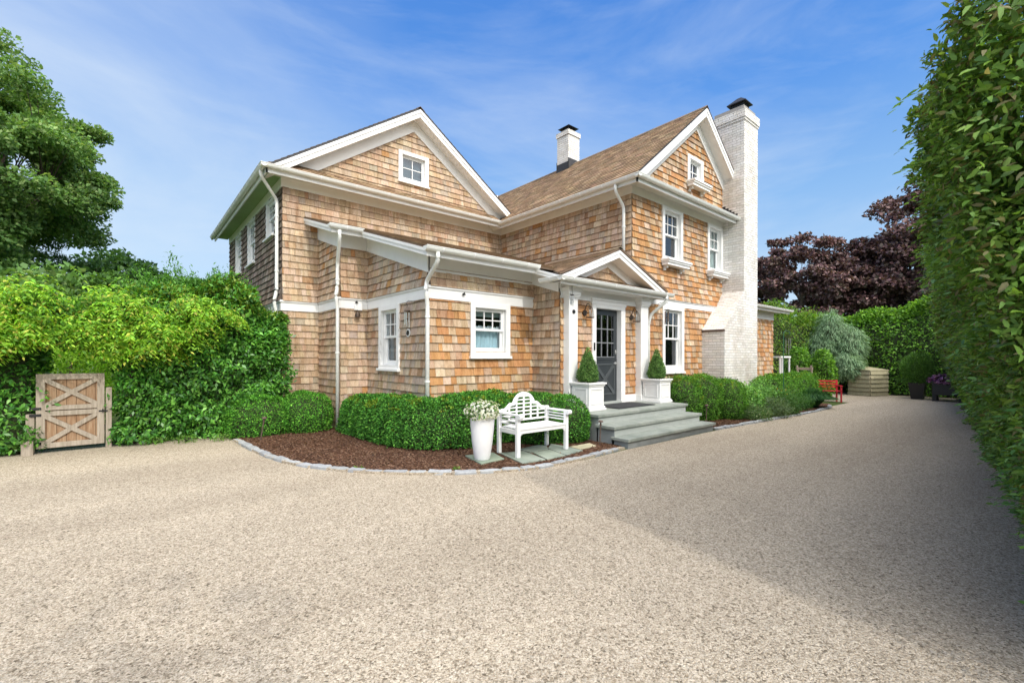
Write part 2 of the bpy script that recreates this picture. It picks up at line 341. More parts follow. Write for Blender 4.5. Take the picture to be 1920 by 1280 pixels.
def tiles(mb, O, s, t, n, poly, row, wr, butt, pal, holes=(), gap=.0013, lap=True, flare=None, sub=1, t0=0.0, bond=False, inset=0.0):
    """rows of tiles laid on a plane: O origin, s along, t up, n outward; poly convex in (s,t)"""
    O, s, t, n = Vector(O), Vector(s), Vector(t), Vector(n); hp = halfplanes(poly)
    t1 = max(p[1] for p in poly); tb = min(p[1] for p in poly); s0 = min(p[0] for p in poly); s1 = max(p[0] for p in poly)
    k0 = math.floor((tb - t0) / row)
    for k in range(k0, int((t1 - t0) / row) + 2):
        ta = t0 + k * row; te = ta + row; x = s0 - rnd.random() * wr[1]
        if bond: x = s0 - (wr[0] / 2 if k % 2 else 0)
        while x < s1:
            w = rnd.uniform(*wr); a0, a1 = x, x + w; x += w
            tc_ = (ta + te) / 2; spans = [(a0, a1)]
            for h in holes:
                if h[2] < tc_ < h[3]:
                    ns = []
                    for (u0, u1) in spans:
                        if u1 <= h[0] or u0 >= h[1]: ns.append((u0, u1)); continue
                        if u0 < h[0]: ns.append((u0, h[0]))
                        if u1 > h[1]: ns.append((h[1], u1))
                    spans = ns
            wob = rnd.uniform(-.003, .003) if lap else 0
            for (u0, u1) in spans:
                if u1 - u0 < 2 * gap + .004: continue
                g2 = gap if lap else gap * 2
                p = clip_all([(u0 + gap, ta + wob), (u1 - gap, ta + wob), (u1 - gap, te - (0 if lap else g2)), (u0 + gap, te - (0 if lap else g2))], hp)
                if len(p) < 3 or area(p) < 1e-5: continue
                c = pal(tc_, (u0 + u1) / 2); j = rnd.uniform(.85, 1.15)
                def pr(q):
                    f = (q[1] - ta) / row
                    d = (butt * j * (1 - f * .8) if lap else butt * j) + inset
                    if flare: d += flare(q[1])
                    return d
                F = [O + s * q[0] + t * q[1] + n * pr(q) for q in p]; B = [O + s * q[0] + t * q[1] + n * (inset - .004) for q in p]
                m = len(F); base = len(mb.v); mb.v.extend([tuple(v) for v in F + B])
                mb.f.append(tuple(range(base, base + m))); mb.mi.append(mb.m); mb.col.append(c); mb.uv.append(None)
                for i in range(m):
                    jn = (i + 1) % m; mb.f.append((base + i, base + m + i, base + m + jn, base + jn)); mb.mi.append(mb.m); mb.col.append(tuple(v * .45 for v in c) if lap else c); mb.uv.append(None)  # lapped edges coloured darker to stand in for the shadow line under each course
def backing(mb, O, s, t, n, poly, holes, thick=.12, off=-.002):
    """the sheathing behind the tiles, with real openings"""
    O, s, t, n = Vector(O), Vector(s), Vector(t), Vector(n); hp = halfplanes(poly)
    xs = sorted({min(p[0] for p in poly), max(p[0] for p in poly)} | {v for h in holes for v in h[:2]}); ys = sorted({min(p[1] for p in poly), max(p[1] for p in poly)} | {v for h in holes for v in h[2:]})
    for x0, x1 in zip(xs, xs[1:]):
        for y0, y1 in zip(ys, ys[1:]):
            cx, cy = (x0 + x1) / 2, (y0 + y1) / 2
            if any(h[0] < cx < h[1] and h[2] < cy < h[3] for h in holes): continue
            p = clip_all([(x0, y0), (x1, y0), (x1, y1), (x0, y1)], hp)
            if len(p) > 2: mb.prism([O + s * q[0] + t * q[1] + n * off for q in p], n * -thick)
def jit(c, a=.12, h=.05):
    k = 1 + rnd.uniform(-a, a); return tuple(max(.005, min(.95, v * k * (1 + rnd.uniform(-h, h)))) for v in c)
def cedar(mix):
    """palette: weights of tan, pale, orange, brown, grey boards"""
    cols = [(.50, .37, .255), (.575, .45, .33), (.48, .26, .115), (.38, .245, .15), (.45, .37, .295)]
    def f(t, u): return jit(rnd.choices(cols, mix)[0], .125, .04)
    return f
LIGHT = cedar((7, 5, .25, .8, 1.4)); WARM = cedar((4, 1.8, 5.5, 1.2, .2)); WEST = cedar((3.4, 1.8, .3, 1.2, 6)); PINK = cedar((4, 4, .8, 1.1, 2.2)); ORANGE = cedar((4, 1.4, 5.5, 1.4, .2))
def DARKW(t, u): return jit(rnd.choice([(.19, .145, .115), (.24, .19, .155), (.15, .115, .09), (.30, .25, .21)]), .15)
def rooftab(t, u): return jit(rnd.choice([(.27, .18, .105), (.32, .215, .13), (.20, .135, .08), (.37, .26, .16), (.26, .175, .105)]), .12)
def whitebrick(t, u): return jit(rnd.choice([(.76, .75, .73), (.80, .79, .78), (.70, .69, .66), (.77, .75, .71)]), .05, .01)

# ------------------------------------------------------------------ ground
mb = MB(); mb.box(-400, 400, -400, 400, -.5, 0); props(mb.build('ground', M['ground']), kind='structure')
mb = MB(); n = 60
pts = [(-14, -14), (26, -14), (26, 9.5), (18.5, 9.5), (18.5, 4.3), (10.6, 4.42), (6.2, 4.46), (5.2, 4.4), (4.2, 4.46), (3.5, 4.75), (2.9, 5.2), (2.4, 5.7), (1.9, 6.5), (1.6, 7.6), (1.48, 9.3), (1.3, 10.4), (-14, 10.6)]
mb.face([(x, y, .006) for x, y in pts]); props(mb.build('gravel_drive', M['gravel']), kind='structure')
mb = MB()
bed = [(1.52, 9.35), (1.62, 7.65), (1.92, 6.55), (2.46, 5.75), (2.95, 5.25), (3.52, 4.83), (4.2, 4.55), (5.25, 4.53), (6.25, 4.6), (6.4, 4.6), (6.4, 6.9), (3.9, 6.9), (3.9, 9.6), (2.5, 9.6), (2.5, 10.9), (1.3, 10.9)]
mb.prism([(x, y, -.01) for x, y in bed], (0, 0, .045))
bed2 = [(9.3, 4.55), (10.6, 4.48), (13.5, 4.30), (16.1, 4.26), (17.2, 4.5), (17.2, 6.6), (9.3, 6.2)]
mb.prism([(x, y, -.01) for x, y in bed2], (0, 0, .045))
props(mb.build('mulch_bed', M['mulch']), 'dark brown shredded bark mulch spread over the planting beds along the house', 'mulch', kind='stuff')

# ------------------------------------------------------------------ the house
H = thing('shingled_house', (3.0, 8.0, 0), 'two gabled cedar shingle house with white trim, green tinted eaves and white brick chimneys', 'house')
def P(name, mb, m, parent=H, **kw): return mb.build(name, m, parent, **kw)
def P_split(name, mb, m, parent=H, **kw):
    """each separate piece of the collector becomes a part of its own"""
    lab = list(range(len(mb.v)))
    def find(i):
        while lab[i] != i: lab[i] = lab[lab[i]]; i = lab[i]
        return i
    for f in mb.f:
        for k in f[1:]: lab[find(k)] = find(f[0])
    grp = {}
    for j, f in enumerate(mb.f): grp.setdefault(find(f[0]), []).append(j)
    for js in grp.values():
        q = MB(); mp_ = {}
        for j in js:
            for k in mb.f[j]:
                if k not in mp_: mp_[k] = len(q.v); q.v.append(mb.v[k])
            q.f.append(tuple(mp_[k] for k in mb.f[j])); q.mi.append(mb.mi[j]); q.col.append(mb.col[j]); q.uv.append(None)
        q.build(name, m, parent, **kw)
S_ = dict(s=(1, 0, 0), t=(0, 0, 1), n=(0, -1, 0)); W_ = dict(s=(0, 1, 0), t=(0, 0, 1), n=(-1, 0, 0))
ZB0, ZB1 = 2.527, 2.745
def wall(name, plane, at, poly, pal, holes=(), row=.147, t0=0.0, ab=None, butt=.029, flare_z=None, wr=(.075, .25)):
    O = (0, at, 0) if plane == 'S' else (at, 0, 0); d = S_ if plane == 'S' else W_
    mb = MB(); mb.m = 1; backing(mb, O, d['s'], d['t'], d['n'], poly, [(h[0] + .05, h[1] - .05, h[2] + .05, h[3] - .05) for h in holes]); mb.m = 0
    fl = (lambda z: max(0, .045 * (1 - (z - flare_z) / .42)) if z < flare_z + .42 else 0) if flare_z else None
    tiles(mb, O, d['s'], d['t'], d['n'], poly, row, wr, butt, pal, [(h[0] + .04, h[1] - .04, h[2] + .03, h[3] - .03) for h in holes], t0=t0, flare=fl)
    return P(name, mb, [M['shingle'], M['sheath']])
def rect(a, b, c, d): return [(a, c), (b, c), (b, d), (a, d)]
XL, YL, XR, YR = 2.55, 10.862, 8.719, 6.113; XJ1, YJ, XJ2, YP, XJ3 = 3.337, 9.503, 3.94, 6.892, 6.373
w1 = (5.29, 6.17, 6.085, 6.88); w2 = (7.955, 8.87, 1.28, ZB0 + .01); w3 = (4.79, 5.735, 1.53, ZB0 + .005); w4 = (9.955, 10.955, 1.15, 2.79); w5 = (9.935, 10.89, 3.90, 5.245); w6 = (12.22, 13.11, 3.90, 5.245); w7 = (11.14, 11.95, 6.12, 6.845)
ws1 = (11.48, 12.37, 4.34, 5.245); ws2 = (13.62, 14.65, 4.04, 5.245); ws3 = (15.58, 16.56, 4.04, 5.245)
# main left block
wall('wall', 'S', YL, rect(XL, XR, ZB1, 5.245), LIGHT, flare_z=ZB1, t0=ZB1)
wall('wall', 'S', YL, rect(XL, XJ1, 0, ZB0), LIGHT, t0=ZB0 % .147)
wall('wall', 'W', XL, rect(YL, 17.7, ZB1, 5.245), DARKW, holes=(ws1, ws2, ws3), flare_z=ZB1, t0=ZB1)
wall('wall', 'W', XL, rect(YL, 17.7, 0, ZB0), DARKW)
wall('gable_wall', 'S', YL, [(3.0, 5.65), (8.45, 5.65), (5.73, 7.62)], LIGHT, holes=(w1,), t0=5.7)
# lean-to walls
def zr(y): return 4.67 - .31 * (10.862 - y)
wall('wall', 'W', XJ1, [(YJ, ZB1), (YL, ZB1), (YL, zr(YL) - .3), (YJ, zr(YJ) - .3)], LIGHT, flare_z=ZB1, t0=ZB1)
wall('wall', 'W', XJ1, rect(YJ, YL, 0, ZB0), LIGHT)
wall('wall', 'S', YJ, rect(XJ1, XJ2, ZB1, 3.85), LIGHT, flare_z=ZB1, t0=ZB1)
wall('wall', 'S', YJ, rect(XJ1, XJ2, 0, ZB0), LIGHT)
wall('wall', 'W', XJ2, [(YP, ZB1), (YJ, ZB1), (YJ, zr(YJ) - .3), (YP, zr(YP) - .3)], WEST, flare_z=ZB1, t0=ZB1)
wall('wall', 'W', XJ2, rect(YP, YJ, 0, ZB0), WEST, holes=(w2,))
wall('wall', 'S', YP, rect(XJ2, XJ3, ZB1, 3.05), PINK, flare_z=ZB1, t0=ZB1)
wall('wall', 'S', YP, rect(XJ2, XJ3, 0, ZB0), WARM, holes=(w3,))
wall('wall', 'W', XJ3, [(YR, 0), (YP, 0), (YP, 3.05), (YR, 2.85)], WEST)
# door wall and main right block
DO = (7.42, 8.27, .55, 2.545)
wall('wall', 'S', YR, rect(XJ3, 9.35, 0, 2.80), WARM, holes=((DO[0] - .08, DO[1] + .08, .3, DO[3] + .07),), row=.143)
wall('wall', 'S', YR, rect(9.35, 14.0, 0, 2.80), ORANGE, holes=(w4,), row=.152)
wall('wall', 'S', YR, rect(XR, 14.0, 2.95, 5.245), ORANGE, holes=(w5, w6), row=.145, flare_z=2.95, t0=2.95)
wall('wall', 'W', XR, rect(YR, YL, 2.9, 5.245), PINK, row=.145, t0=2.95)
wall('gable_wall', 'S', YR, [(8.9, 5.55), (14.2, 5.55), (11.57, 7.70)], ORANGE, holes=(w7,), row=.145, t0=5.62)
wall('gable_wall', 'S', YR + .0, [(6.5, 3.0), (9.1, 3.0), (7.8, 3.50)], LIGHT, t0=3.02)
wall('wall', 'S', 6.5, rect(14.0, 17.98, 0, 2.86), ORANGE, row=.155)
# unseen sides, plain
mb = MB(); mb.m = 0
mb.box(XL + .13, 14.0, 17.58, 17.7, 0, 5.4); mb.box(13.9, 14.02, YR + .13, 17.6, 0, 5.4); mb.box(17.86, 17.98, 6.63, 9.5, 0, 3.0); mb.box(14.02, 17.98, 9.38, 9.5, 0, 3.0)
P('back_wall', mb, M['sheath'])

# --- trim: bands, friezes, rakes, corner board
mb = MB()
def sbox(mb, y, x0, x1, z0, z1, d, b=0): mb.box(x0, x1, y - d, y - b, z0, z1)
def wbox(mb, x, y0, y1, z0, z1, d, b=0): mb.box(x - d, x - b, y0, y1, z0, z1)
B = .034
for (z0, z1, d) in ((ZB0, ZB1 - .035, B), (ZB1 - .035, ZB1 + .012, B + .022)):
    sbox(mb, YL, XL - d, XJ1 - d, z0, z1, d); wbox(mb, XJ1, YJ - d, YL - d, z0, z1, d); sbox(mb, YJ, XJ1, XJ2 - d, z0, z1, d); wbox(mb, XJ2, YP - d, YJ - d, z0, z1, d)
    sbox(mb, YP, XJ2, XJ3 - .002, z0, z1, d); wbox(mb, XL, YL - .001, 17.7, z0, z1, d)
P('trim_band', mb, M['white'], bevel=.003); mb = MB()
for (z0, z1, d) in ((2.79, 2.925, B), (2.925, 2.97, B + .022)): sbox(mb, YR, 9.3, 12.9, z0, z1, d)
P('trim_band', mb, M['white'], bevel=.003)
mb = MB()
sbox(mb, YL, XL - .03, XR, 5.242, 5.46, .03); wbox(mb, XL, YL, 17.7, 5.242, 5.46, .03)
sbox(mb, YR, XR - .03, 14.03, 5.242, 5.46, .03); wbox(mb, XR, YR, YL - .03, 5.242, 5.46, .03)
sbox(mb, YJ, XJ1 - .03, XJ2 - .03, 3.79, zr(YJ) - .16, .03); sbox(mb, YP, XJ2 - .03, XJ3, 2.99, zr(YP) - .16, .03)
for (x, y0, y1) in ((XJ1, YJ - .03, YL), (XJ2, YP - .03, YJ), (XJ3, YR, YP)):
    dz = .46 if x < 6 else .42; tz = .15
    mb.prism([(x - .048, y0, zr(y0) - dz), (x - .048, y1, zr(y1) - dz), (x - .048, y1, zr(y1) - tz), (x - .048, y0, zr(y0) - tz)], (.046, 0, 0))
sbox(mb, YR, XJ3, 9.3, 2.67, 2.97, .036); sbox(mb, 6.5, 14.0, 18.0, 2.86, 3.12, .03)
sbox(mb, 6.5, 15.9, 16.2, 0, 2.86, .03)
P_split('frieze', mb, M['white'], bevel=.003)

def gable_rake(px, yw, yo, xl, zl, xr, zr_, pz, fw, rise_in, zf, name='rake_board'):
    """white rake boards at yo and on the wall yw for a gable peaking at (px,pz) with feet (xl,zl),(xr,zr_)"""
    mb = MB()
    for (x, z) in ((xl, zl), (xr, zr_)):
        d = Vector((px - x, 0, pz - z)).normalized()
        dn = Vector((0, 0, -1))
        def strip(y, th, off, w, inset=0):
            a = Vector((x, y, z - off)); b = Vector((px, y, pz - off))
            q = clip([(v.x, v.z) for v in (a, b, b + dn * w, a + dn * w)], 0, -1, -(zf if y > yo + .1 else zf - .02))
            if len(q) > 2: mb.prism([(u, y, v) for u, v in q], (0, th, 0))
        strip(yo, .03, .045, fw); strip(yo - .018, .018, .045, fw * .42)
        strip(yw - .048, .046, .05 + fw * .75, rise_in)
        a = Vector((x, yo + .03, z - .05 - fw * .72)); b = Vector((px, yo + .03, pz - .05 - fw * .72))
        mb.prism([a, b, b + dn * .015, a + dn * .015], (0, yw - yo - .03, 0))
    return P(name, mb, M['white'])
gable_rake(5.73, YL, 10.49, 2.18, 5.52, 8.80, 5.87, 7.955, .20, .30, 5.5)
gable_rake(11.57, YR, 5.79, 8.45, 5.56, 13.13, 6.84, 8.105, .21, .30, 5.47)
gable_rake(7.80, YR, 5.77, 6.02, 3.06, 9.58, 3.06, 3.79, .15, .19, 3.0)

# --- roofs
RF = [M['roof'], M['lead']]
def roof(name, O, s, t, poly, row=.145, deck=.035, parent=H, label=None):
    O, s, t = Vector(O), Vector(s).normalized(), Vector(t).normalized(); n = s.cross(t).normalized()
    if n.z < 0: n = -n
    mb = MB(); mb.m = 1; mb.prism([O + s * p[0] + t * p[1] for p in poly], n * -deck); mb.m = 0
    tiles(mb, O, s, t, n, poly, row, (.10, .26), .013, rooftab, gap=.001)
    o = P(name, mb, [M['roof'], M['deck']] if 'lean' in name or 'portico' in name else RF, parent)
    return o
SR = .816; LR = math.hypot(1, SR)
# right block, ridge along Y at x 11.57 z 8.11
roof('roof', (8.28, 5.77, 5.425), (0, 1, 0), (1, 0, SR), rect(0, 12.1, 0, 3.29 * LR))
roof('roof', (14.5, 5.77, 8.11 - SR * 2.93), (0, 1, 0), (-1, 0, SR), rect(0, 12.1, 0, 2.93 * LR))
SL2 = .687; LL = math.hypot(1, SL2)
roof('roof', (2.08, 10.47, 5.455), (0, 1, 0), (1, 0, SL2), rect(0, 7.75, 0, 3.65 * LL))
roof('roof', (8.85, 10.47, 7.96 - SL2 * 3.12), (0, 1, 0), (-1, 0, SL2), rect(0, 7.75, 0, 3.12 * LL))
# pent returns under the gables
roof('pent_roof', (2.08, 10.40, 5.50), (1, 0, 0), (0, .46, .30), [(0, 0), (6.3, 0), (6.3, .55), (.46, .55)])
roof('pent_roof', (8.28, 5.68, 5.44), (1, 0, 0), (0, .43, .36), [(0, 0), (4.86, 0), (4.86, .565), (.46, .565)])
roof('pent_roof', (5.98, 5.68, 2.99), (1, 0, 0), (0, .43, .16), [(0, 0), (3.66, 0), (3.24, .46), (.42, .46)], row=.12)
# lean-to
LT = math.hypot(1, .31)
roof('lean_to_roof', (3.0, 9.03, zr(9.03)), (1, 0, 0), (0, 1, .31), rect(0, 5.72, 0, 1.83 * LT))
roof('lean_to_roof', (3.6, 6.38, zr(6.38)), (1, 0, 0), (0, 1, .31), rect(0, 5.12, 0, 2.65 * LT))
# portico cross roof: rows run along Y, slope in X
LPt = math.hypot(1, .405)
y_v = lambda x: 10.862 - (4.67 - (3.80 - .405 * abs(7.8 - x))) / .31
roof('portico_roof', (5.98, 5.74, 3.80 - .405 * 1.82), (0, 1, 0), (1, 0, .405), [(0, 0), (max(.05, y_v(5.98) - 5.74), 0), (y_v(7.8) - 5.74, 1.82 * LPt), (0, 1.82 * LPt)])
roof('portico_roof', (9.62, 5.74, 3.80 - .405 * 1.82), (0, 1, 0), (-1, 0, .405), [(0, 0), (.37, 0), (.37, .9 * LPt), (0, 1.82 * LPt)])
# wing roof east of the chimney
roof('wing_roof', (14.0, 6.05, 3.22), (1, 0, 0), (0, 1, .33), rect(0, 4.38, 0, 3.6))
# ridge caps
mb = MB()
for k in range(60):
    y = 5.77 + k * .2; mb.prism([(11.45, y, 8.035), (11.57, y, 8.135), (11.69, y, 8.035)], (0, .2, -.004), jit((.2, .15, .11)))
P('ridge_cap', mb, M['roof']); mb = MB()
for k in range(38):
    y = 10.47 + k * .2; mb.prism([(5.61, y, 7.90), (5.73, y, 7.985), (5.85, y, 7.90)], (0, .2, -.004), jit((.2, .15, .11)))
P('ridge_cap', mb, M['roof']); mb = MB()
for k in range(11):
    y = 5.74 + k * .2; mb.prism([(7.69, y, 3.765), (7.8, y, 3.825), (7.91, y, 3.765)], (0, .2, -.004), jit((.24, .18, .13)))
P('ridge_cap', mb, M['roof'])
mb = MB(); mb.tube([(10.15, 12.9, 6.9), (10.15, 12.9, 7.35)], .04, 10); P('vent_pipe', mb, M['white'])

# --- soffits and eave boards
mb = MB()
mb.box(2.17, XL - .03, YL, 17.9, 5.45, 5.462)
P_split('soffit', mb, M['greensoffit'], label='soffit tinted green with painted bounce light')
mb = MB(); mb.box(2.17, 8.3, 10.45, YL - .001, 5.448, 5.46)
mb.box(8.36, XR - .03, 5.74, YL - .03, 5.425, 5.44); mb.box(8.36, 14.5, 5.72, YR - .03, 5.42, 5.432); mb.box(14.03, 14.48, 5.74, 17.8, 5.42, 5.44)
mb.box(6.03, 9.58, 5.74, YR, 2.97, 2.985); mb.box(14.0, 18.3, 6.1, 6.5, 3.13, 3.145)
for (x0, x1, y0, y1) in ((3.04, XJ1, YJ - .4, YL), (XJ1, 3.6, YJ - .43, YJ), (3.64, XJ2, 6.45, YJ), (XJ2, XJ3 + .2, 6.42, YP), (6.02, XJ3, 5.8, 6.42)):
    mb.prism([(x0, y0, zr(y0) - .16), (x1, y0, zr(y0) - .16), (x1, y1, zr(y1) - .16), (x0, y1, zr(y1) - .16)], (0, 0, .012))
P_split('soffit', mb, M['soffit'])
mb = MB()
def rake_fascia(x, y0, y1, w=.15, z=zr, th=.03):
    mb.prism([(x, y0, z(y0) - w), (x, y1, z(y1) - w), (x, y1, z(y1) - .035), (x, y0, z(y0) - .035)], (th, 0, 0))
    mb.prism([(x - .016, y0, z(y0) - w * .55), (x - .016, y1, z(y1) - w * .55), (x - .016, y1, z(y1) - .03), (x - .016, y0, z(y0) - .03)], (.014, 0, 0))
rake_fascia(3.01, 9.04, YL - .01); rake_fascia(3.61, 6.39, 9.04); rake_fascia(6.0, 5.74, 6.42, .13, lambda y: 3.26 - (6.42 - y) * .32)
mb.box(2.14, 2.17, 10.42, 17.9, 5.33, 5.455); mb.box(2.14, 8.36, 10.42, 10.45, 5.33, 5.47)
mb.box(8.33, 8.36, 5.70, YL - .02, 5.30, 5.43); mb.box(8.33, 13.2, 5.70, 5.73, 5.30, 5.42); mb.box(14.45, 14.5, 5.74, 17.8, 5.42, 5.68)
mb.box(3.0, 3.62, 9.05, 9.08, zr(9.05) - .15, zr(9.05) - .04); mb.box(3.62, 6.02, 6.40, 6.43, zr(6.4) - .15, zr(6.4) - .04)
mb.box(6.0, 9.62, 5.71, 5.74, 2.86, 2.98); mb.box(14.0, 18.36, 6.07, 6.1, 3.08, 3.2)
P_split('eave_board', mb, M['white'])

# --- gutters (half round, open to the sky) with straps
def gutter(p, q, out, r=.062, straps=0, hooks='gutter'):
    """half-round trough from p to q; out: horizontal unit away from the wall; p,q on the rim line beside the wall"""
    p, q, out = Vector(p), Vector(q), Vector(out); mb = MB(); n = 9; c = out * r; vs = []
    for e in (p, q):
        for rr in (r, r - .006):
            for k in range(n + 1):
                a = math.pi * k / n; vs.append(e + c + out * (-math.cos(a) * rr) + Vector((0, 0, -math.sin(a) * rr * 1.15)))
    m = n + 1; fs = [(k, k + 1, 2 * m + k + 1, 2 * m + k) for k in range(n)] + [(m + k, 3 * m + k, 3 * m + k + 1, m + k + 1) for k in range(n)]
    fs += [(0, 2 * m, 3 * m, m), (n, m + n, 3 * m + n, 2 * m + n), tuple(range(m)), tuple(range(2 * m, 3 * m))]
    mb.add(vs, fs); rim = r * 2
    mb.tube([p + out * rim, q + out * rim], .008, 6)
    g = P('gutter', mb, M['gutter'])
    if straps:
        sm = MB()
        for i in range(straps):
            e = p + (q - p) * ((i + .5) / straps); dd = (q - p).normalized() * .012
            pp = [e + c + out * (-math.cos(math.pi * k / n) * (r + .004)) + Vector((0, 0, -math.sin(math.pi * k / n) * (r + .004) * 1.15)) for k in range(n + 1)]
            for a, b in zip(pp, pp[1:]): sm.prism([a - dd, b - dd, b + dd, a + dd], ((a + b) / 2 - (e + c)).normalized() * .004)
            sm.build('strap', M['white'], g); sm = MB()
gutter((2.14, 10.30, 5.475), (2.14, 17.95, 5.475), (-1, 0, 0), straps=18)
gutter((2.02, 10.42, 5.475), (8.34, 10.42, 5.475), (0, -1, 0), straps=8)
gutter((8.33, 5.58, 5.44), (8.33, 10.84, 5.44), (-1, 0, 0), straps=8)
gutter((8.21, 5.70, 5.44), (13.25, 5.70, 5.44), (0, -1, 0), straps=7)
gutter((2.93, 9.05, zr(9.05) - .01), (3.62, 9.05, zr(9.05) - .01), (0, -1, 0), straps=1)
gutter((3.55, 6.40, zr(6.4) - .01), (6.02, 6.40, zr(6.4) - .01), (0, -1, 0), straps=4)
gutter((5.88, 5.71, 2.98), (9.66, 5.71, 2.98), (0, -1, 0), straps=6)
gutter((6.0, 5.60, 2.98), (6.0, 6.2, 2.98), (-1, 0, 0), straps=1)
gutter((14.02, 6.07, 3.21), (18.4, 6.07, 3.21), (0, -1, 0), straps=3)
def spout(pts, r=.036, brackets=()):
    mb = MB(); out_ = []; V = [Vector(p) for p in pts]
    out_.append(V[0])
    for a, b, c in zip(V, V[1:], V[2:]):
        la = min(.09, (a - b).length * .45); lb = min(.09, (c - b).length * .45); p0 = b + (a - b).normalized() * la; p1 = b + (c - b).normalized() * lb
        for k in range(5): t = k / 4; out_.append(p0 * (1 - t) ** 2 + b * 2 * t * (1 - t) + p1 * t * t)
    out_.append(V[-1]); mb.tube(out_, r, 12); o = P('downspout', mb, M['gutter'], smooth=True)
    if brackets:
        sm = MB()
        for (x, y, z) in brackets: sm.lathe([(r + .004, -.02), (r + .008, -.018), (r + .008, .018), (r + .004, .02)], x, y, z, 12)
        sm.build('bracket', M['gutter'], o)
spout([(2.08, 10.62, 5.42), (2.08, 10.62, 5.30), (2.46, 10.95, 4.95), (2.46, 10.95, 2.95), (2.40, 10.93, 2.72), (2.46, 10.95, 2.45), (2.46, 10.95, .05)], brackets=((2.46, 10.95, 4.6), (2.46, 10.95, 3.4)))
spout([(3.14, 8.98, 4.0), (3.14, 8.98, 3.86), (3.25, 9.41, 3.42), (3.25, 9.41, 2.95), (3.20, 9.36, 2.74), (3.25, 9.40, 2.5), (3.25, 9.40, .02)], brackets=((3.25, 9.41, 3.1), (3.25, 9.40, 1.6)))
spout([(3.78, 6.33, 3.2), (3.78, 6.33, 3.06), (3.84, 6.80, 2.80), (3.80, 6.76, 2.62), (3.86, 6.80, 2.42), (3.86, 6.80, .1)], brackets=((3.86, 6.80, 2.2), (3.86, 6.8, 1.1)))
spout([(8.28, 6.24, 5.38), (8.28, 6.24, 5.22), (8.63, 6.27, 4.95), (8.63, 6.27, 3.5)], brackets=((8.63, 6.27, 4.5),))
spout([(9.40, 5.64, 2.92), (9.40, 5.64, 2.80), (9.32, 6.0, 2.52), (9.30, 6.05, 2.3), (9.30, 6.05, .5)])

